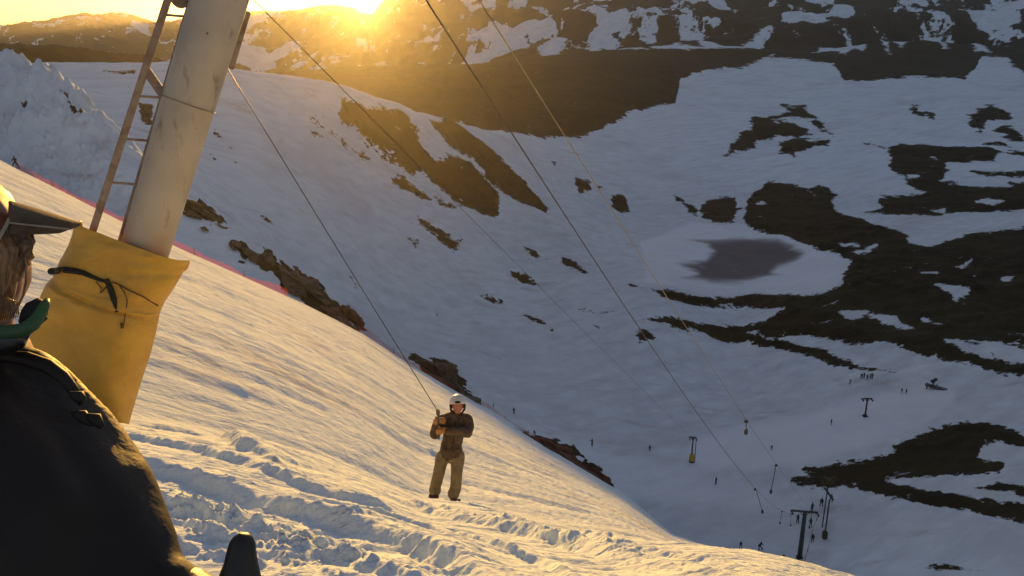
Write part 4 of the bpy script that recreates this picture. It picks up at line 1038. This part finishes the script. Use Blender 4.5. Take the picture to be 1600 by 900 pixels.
for i, ft in enumerate((fl_, fr_)):
    bm = bmesh.new(); c = sk+ft-Vector((0, 0, .08)); pts = []
    fwd = (toward+right*(.12 if i else -.1)).normalized(); 
    g = [gz(*(c+fwd*t).xy) for t in (-.6, .6)]; sl2 = (g[1]-g[0])/1.2
    for t in np.linspace(-.62, .62, 13):
        z = c.z+sl2*t+ (.09*max(0, (t-.45)/.17)**2)
        pts.append(c+fwd*t+Vector((0, 0, sl2*t+.09*max(0, (t-.45)/.17)**2)))
    ws = [.035]+[.042]*11+[.022]
    tube(bm, pts, ws, 8, flat=.22, up=Vector((0, 0, 1))); o = link_bm('ski', bm, M_strap)
    tag(o, 'short dark ski under the %s boot of the skier on the lip' % ('right hand' if i else 'left hand'), 'ski', 'skis of the nearest skier')
# tow rope and T-bar he holds
bar = sk+HL.lerp(HU, .5)+toward*.03
bm = bmesh.new(); pts = [HEAD['S'].lerp(bar+Vector((0, 0, .25)), t)+Vector((0, 0, -.25*t*(1-t))) for t in np.linspace(0, 1, 40)]; tube(bm, pts, .0075, 6)
o = link_bm('tow_rope', bm, M_cable); tag(o, 'thin tow rope slanting down to the hands of the skier on the lip', 'rope')
bm = bmesh.new(); tube(bm, [bar+Vector((0, 0, .28)), bar+Vector((0, 0, -.22))], .016, 8); tube(bm, [bar+Vector((0, 0, .2)), bar+Vector((0, 0, .28))], .03, 8)
o = link_bm('drag_bar', bm, M_dark); tag(o, 'dark upright tow handle gripped in the tan gloves of the skier', 'tow handle')

# ---------------------------------------------------------------- the person close by on the left
pr = empty('person', (0, 0, 0)); pr.location = onground(60, 899, 1.0)*0+Vector((-.62, .80, -1.62))
tag(pr, 'person in black brown jacket and olive cap, close by, cropped at the left edge', 'person')
PO = pr.location.copy()
def C(px, py, dep): return atd(px, py, dep)-PO
# body
bm = bmesh.new()
hc_ = C(-74, 395, .95)
blob(bm, hc_, (.078, .098, .115)); 
blob(bm, C(-34, 420, .93), (.045, .05, .07)); 
limb(bm, [C(0, 398, .915), C(16, 424, .915), C(12, 433, .915)], [.010, .013, .010], 8)          # nose
limb(bm, [C(-4, 446, .92), C(6, 450, .92)], [.010, .009], 8); limb(bm, [C(-6, 458, .92), C(4, 461, .92)], [.010, .009], 8)   # lips
blob(bm, C(-12, 482, .925), (.022, .022, .018)); blob(bm, C(-70, 415, .86), (.012, .02, .03))
limb(bm, [hc_+Vector((0, 0, -.05)), C(-70, 520, .98), C(-70, 600, .98)], [.055, .058, .07], 12)
limb(bm, [C(-70, 600, .98), C(-60, 760, .95), C(-60, 960, .92), C(-50, 1200, .95)], [.10, .13, .13, .13], 12)
limb(bm, [C(0, 650, .93), C(100, 800, .88), C(190, 930, .84), C(290, 935, .83)], [.04, .036, .03, .024], 10)
limb(bm, [C(-90, 1150, .95), C(20, 1500, 1.05), Vector((-.02, .18, .1))], [.09, .07, .05], 10); limb(bm, [C(-10, 1150, .98), C(90, 1500, 1.1), Vector((.12, .12, .1))], [.09, .07, .05], 10)
fuse('body', bm, M_skin, .008, pr, 3)
# jacket: torso, shoulder and sleeve, following the outline
bm = bmesh.new()
limb(bm, [C(-90, 600, 1.0), C(-70, 680, .97), C(-40, 800, .93), C(-30, 960, .9), C(-30, 1080, .92)], [.06, .13, .16, .17, .17], 20, .8)
limb(bm, [C(-60, 612, .95), C(30, 622, .93)], [.055, .058], 14)
limb(bm, [C(35, 636, .93), C(82, 716, .90), C(130, 800, .87), C(166, 885, .84), C(190, 960, .82)], [.064, .072, .074, .068, .062], 18)
limb(bm, [C(165, 890, .84), C(225, 930, .82), C(290, 940, .83)], [.055, .040, .032], 14)
limb(bm, [C(-20, 700, .9), C(80, 840, .86), C(130, 960, .86)], [.10, .11, .10], 16)
jk2 = fuse('jacket', bm, M_jk, .009, pr, 6, noise=.007, nscale=9)
bm = bmesh.new(); tube(bm, [C(x, y, d) for x, y, d in ((-40, 562, .90), (0, 556, .885), (40, 560, .875), (75, 572, .87), (100, 590, .865), (118, 614, .86), (128, 632, .86))], [.004, .007, .008, .008, .007, .006, .003], 8); link_bm('seam', bm, M_jk, jk2, True)
for pts in (((132, 648), (150, 655), (160, 668)), ((112, 644), (128, 650), (145, 664)), ((108, 614), (124, 620), (132, 626))):
    bm = bmesh.new(); tube(bm, [C(x, y, .845) for x, y in pts], [.002, .007, .003], 8); link_bm('fold', bm, M_jk, jk2, True)
# trousers
bm = bmesh.new(); limb(bm, [C(-40, 1060, .92), C(-30, 1160, .95)], [.17, .17], 14)
limb(bm, [C(-90, 1150, .95), C(20, 1500, 1.05), Vector((-.02, .18, .18))], [.12, .10, .09], 12); limb(bm, [C(-10, 1150, .98), C(90, 1500, 1.1), Vector((.12, .12, .18))], [.12, .10, .09], 12)
fuse('trousers', bm, M_jk, .015, pr, 4)
for q in (Vector((-.02, .18, .04)), Vector((.12, .12, .04))):
    bm = bmesh.new(); q = Vector((q.x, q.y, gz(PO.x+q.x, PO.y+q.y)-PO.z+.06)); limb(bm, [q+Vector((0, -.05, .1)), q, q+Vector((.08, .12, -.01))], [.07, .07, .055], 10); fuse('boot', bm, M_glove, .012, pr, 3)
# cap: crown and curved brim seen from its side
bm = bmesh.new(); blob(bm, C(-140, 352, .95), (.093, .11, .088), sub=4)
bmesh.ops.bisect_plane(bm, geom=bm.verts[:]+bm.edges[:]+bm.faces[:], plane_co=C(-62, 372, .95), plane_no=(-.12, 0, -1), clear_outer=True)
cap = link_bm('cap', bm, M_capl, pr, True)
bm = bmesh.new(); rows = []; nx_, nc = 18, 15
for i in range(nx_):
    f = i/(nx_-1); x = 14+110*f; top = 316+34*f**1.1; bot = 367-3*f-10*max(0, f-.75)/.25; hdp = .050*math.sqrt(max(0.0004, 1-f**2.6))
    row = []
    for j in range(nc):
        th = math.pi*j/(nc-1); row.append(bm.verts.new(C(x-8*(1-math.sin(th))*f, bot+(top-bot)*math.sin(th)**.8, .905-hdp*math.cos(th))))
    rows.append(row)
for a, b in zip(rows, rows[1:]):
    for j in range(nc-1): bm.faces.new((a[j], a[j+1], b[j+1], b[j]))
bm.faces.new(rows[-1])
br = link_bm('brim', bm, M_cap, cap, True)
md = br.modifiers.new('b', 'SOLIDIFY'); md.thickness = .004; md.offset = 0
bm = bmesh.new(); tube(bm, [C(x, y, .853) for x, y in ((14, 348), (40, 351), (70, 354), (95, 357), (108, 358))], .0010, 6); link_bm('stitching', bm, M_edge, cap)
bm = bmesh.new(); tube(bm, [C(x, y, d) for x, y, d in ((-30, 400, .85), (-5, 378, .85), (10, 352, .85), (19, 332, .87), (16, 316, .9))], .0020, 6); link_bm('piping', bm, M_edge, cap, True)
# hair: locks over the cheek, ending in wisps
bm = bmesh.new(); rnd = random.Random(3)
for i in range(190):
    f = rnd.random(); x = -95+138*f; lim = 488 if x > -25 else 540; d_ = .885-.035*math.sin(math.pi*min(1, (x+95)/110))+rnd.uniform(-.006, .01)
    w = rnd.uniform(-12, 8); x2 = x+rnd.uniform(-4, 7); q_ = max(0, (x+20)/57)
    end = lim-55*q_**2+rnd.uniform(-18, 14)
    tube(bm, [C(x, 360, d_), C(x2+2, 360+(end-360)*.3, d_-.006), C(x2+w*.3, 360+(end-360)*.6, d_), C(x2+w-16*q_, 360+(end-360)*.85, d_+.006), C(x2+w-30*q_-4, end, d_+.012)], [.005, .0065, .0065, .004, .0006], 6)
hair = link_bm('hair', bm, M_hair, pr, True)
bm = bmesh.new(); tube(bm, [C(x, y, .875) for x, y in ((36, 385), (41, 415), (41, 440), (36, 462), (27, 482), (14, 500))], [.0012, .0013, .0013, .0012, .0011, .0006], 6)
for q in range(12): tube(bm, [C(0+q*2.5, 460+q, .87), C(-4+q*3, 480+q, .868), C(-10+q*3.4, 506-q, .87)], .0008, 5)
link_bm('stray_lock', bm, M_hair, hair, True)
# goggles hanging round the neck
gg = empty('goggles', C(20, 520, .86)+PO); tag(gg, 'green and black ski goggles hanging at the neck of the person on the left', 'goggles')
G0 = gg.location.copy()
def Cg(px, py, dep): return atd(px, py, dep)-G0
bm = bmesh.new(); tube(bm, [Cg(x, y, d) for x, y, d in ((-60, 512, .84), (-20, 516, .84), (10, 519, .84), (35, 516, .84), (52, 506, .845), (62, 492, .85), (70, 476, .855), (74, 468, .86))], [.007, .0075, .0075, .0075, .0075, .0065, .005, .003], 10)
link_bm('frame', bm, M_green, gg, True)
bm = bmesh.new(); tube(bm, [Cg(x, y, d) for x, y, d in ((-60, 532, .852), (-20, 534, .852), (8, 532, .852), (28, 526, .852), (42, 515, .857))], [.017, .017, .016, .013, .006], 10); link_bm('lens', bm, M_lens, gg, True)
bm = bmesh.new(); tube(bm, [Cg(x, y, d) for x, y, d in ((40, 508, .87), (50, 494, .87), (58, 482, .87), (66, 470, .87))], [.008, .012, .012, .006], 8); link_bm('foam', bm, M_strap, gg, True)
bm = bmesh.new(); tube(bm, [Cg(x, y, d) for x, y, d in ((-60, 530, .85), (-100, 540, .88), (-140, 545, 1.0), (-60, 550, 1.1), (30, 530, 1.0), (60, 500, .9))], .010, 8, flat=.3); link_bm('strap', bm, M_strap, gg, True)
# gloved hand at the bottom edge, thumb up, four fingers curled below the frame
bm = bmesh.new()
pc = C(345, 985, .80)
blob(bm, pc, (.040, .032, .042)); limb(bm, [C(285, 932, .83), pc], [.032, .038], 12)
limb(bm, [C(368, 985, .79), C(374, 920, .785), C(379, 850, .785)], [.027, .0225, .0135], 18)
for i in range(4):
    L5 = (.045, .05, .047, .036)[i]; o_ = Vector((0, -.0, -.020*i))
    b0 = C(352, 962, .76)+o_; limb(bm, [b0+Vector((-.02, .01, 0)), b0+Vector((.02, -.015, 0)), b0+Vector((.03, .015, -.005)), b0+Vector((.005, .03, -.005))], [.012, .0115, .011, .009], 10)
gl = fuse('glove', bm, M_glove, .0045, pr, 5, noise=.0008, nscale=30)
#@@OBJ1
# ------------------------------------------------------------------ haze
HAZE = .000068; HG = .80
zmin = float(Z.min())-1; zmax = float(Z.max())+3
bm = bmesh.new(); bmesh.ops.create_cube(bm, size=1)
me = bpy.data.meshes.new('haze'); bm.to_mesh(me); bm.free()
hz = bpy.data.objects.new('haze', me); COL.objects.link(hz); hz['kind'] = 'stuff'; hz['label'] = 'thin warm evening haze in the mountain air'
hz.scale = (18200, 18200, zmax-zmin); hz.location = (0, 0, (zmax+zmin)/2)
k = NT('haze_air'); k.t.nodes.remove(k.b)
pv = k.n('ShaderNodeVolumePrincipled'); pv.inputs['Density'].default_value = HAZE
pv.inputs['Color'].default_value = (.95, .93, .9, 1); pv.inputs['Anisotropy'].default_value = HG
k.l(pv.outputs[0], k.out.inputs['Volume']); me.materials.append(k.m)
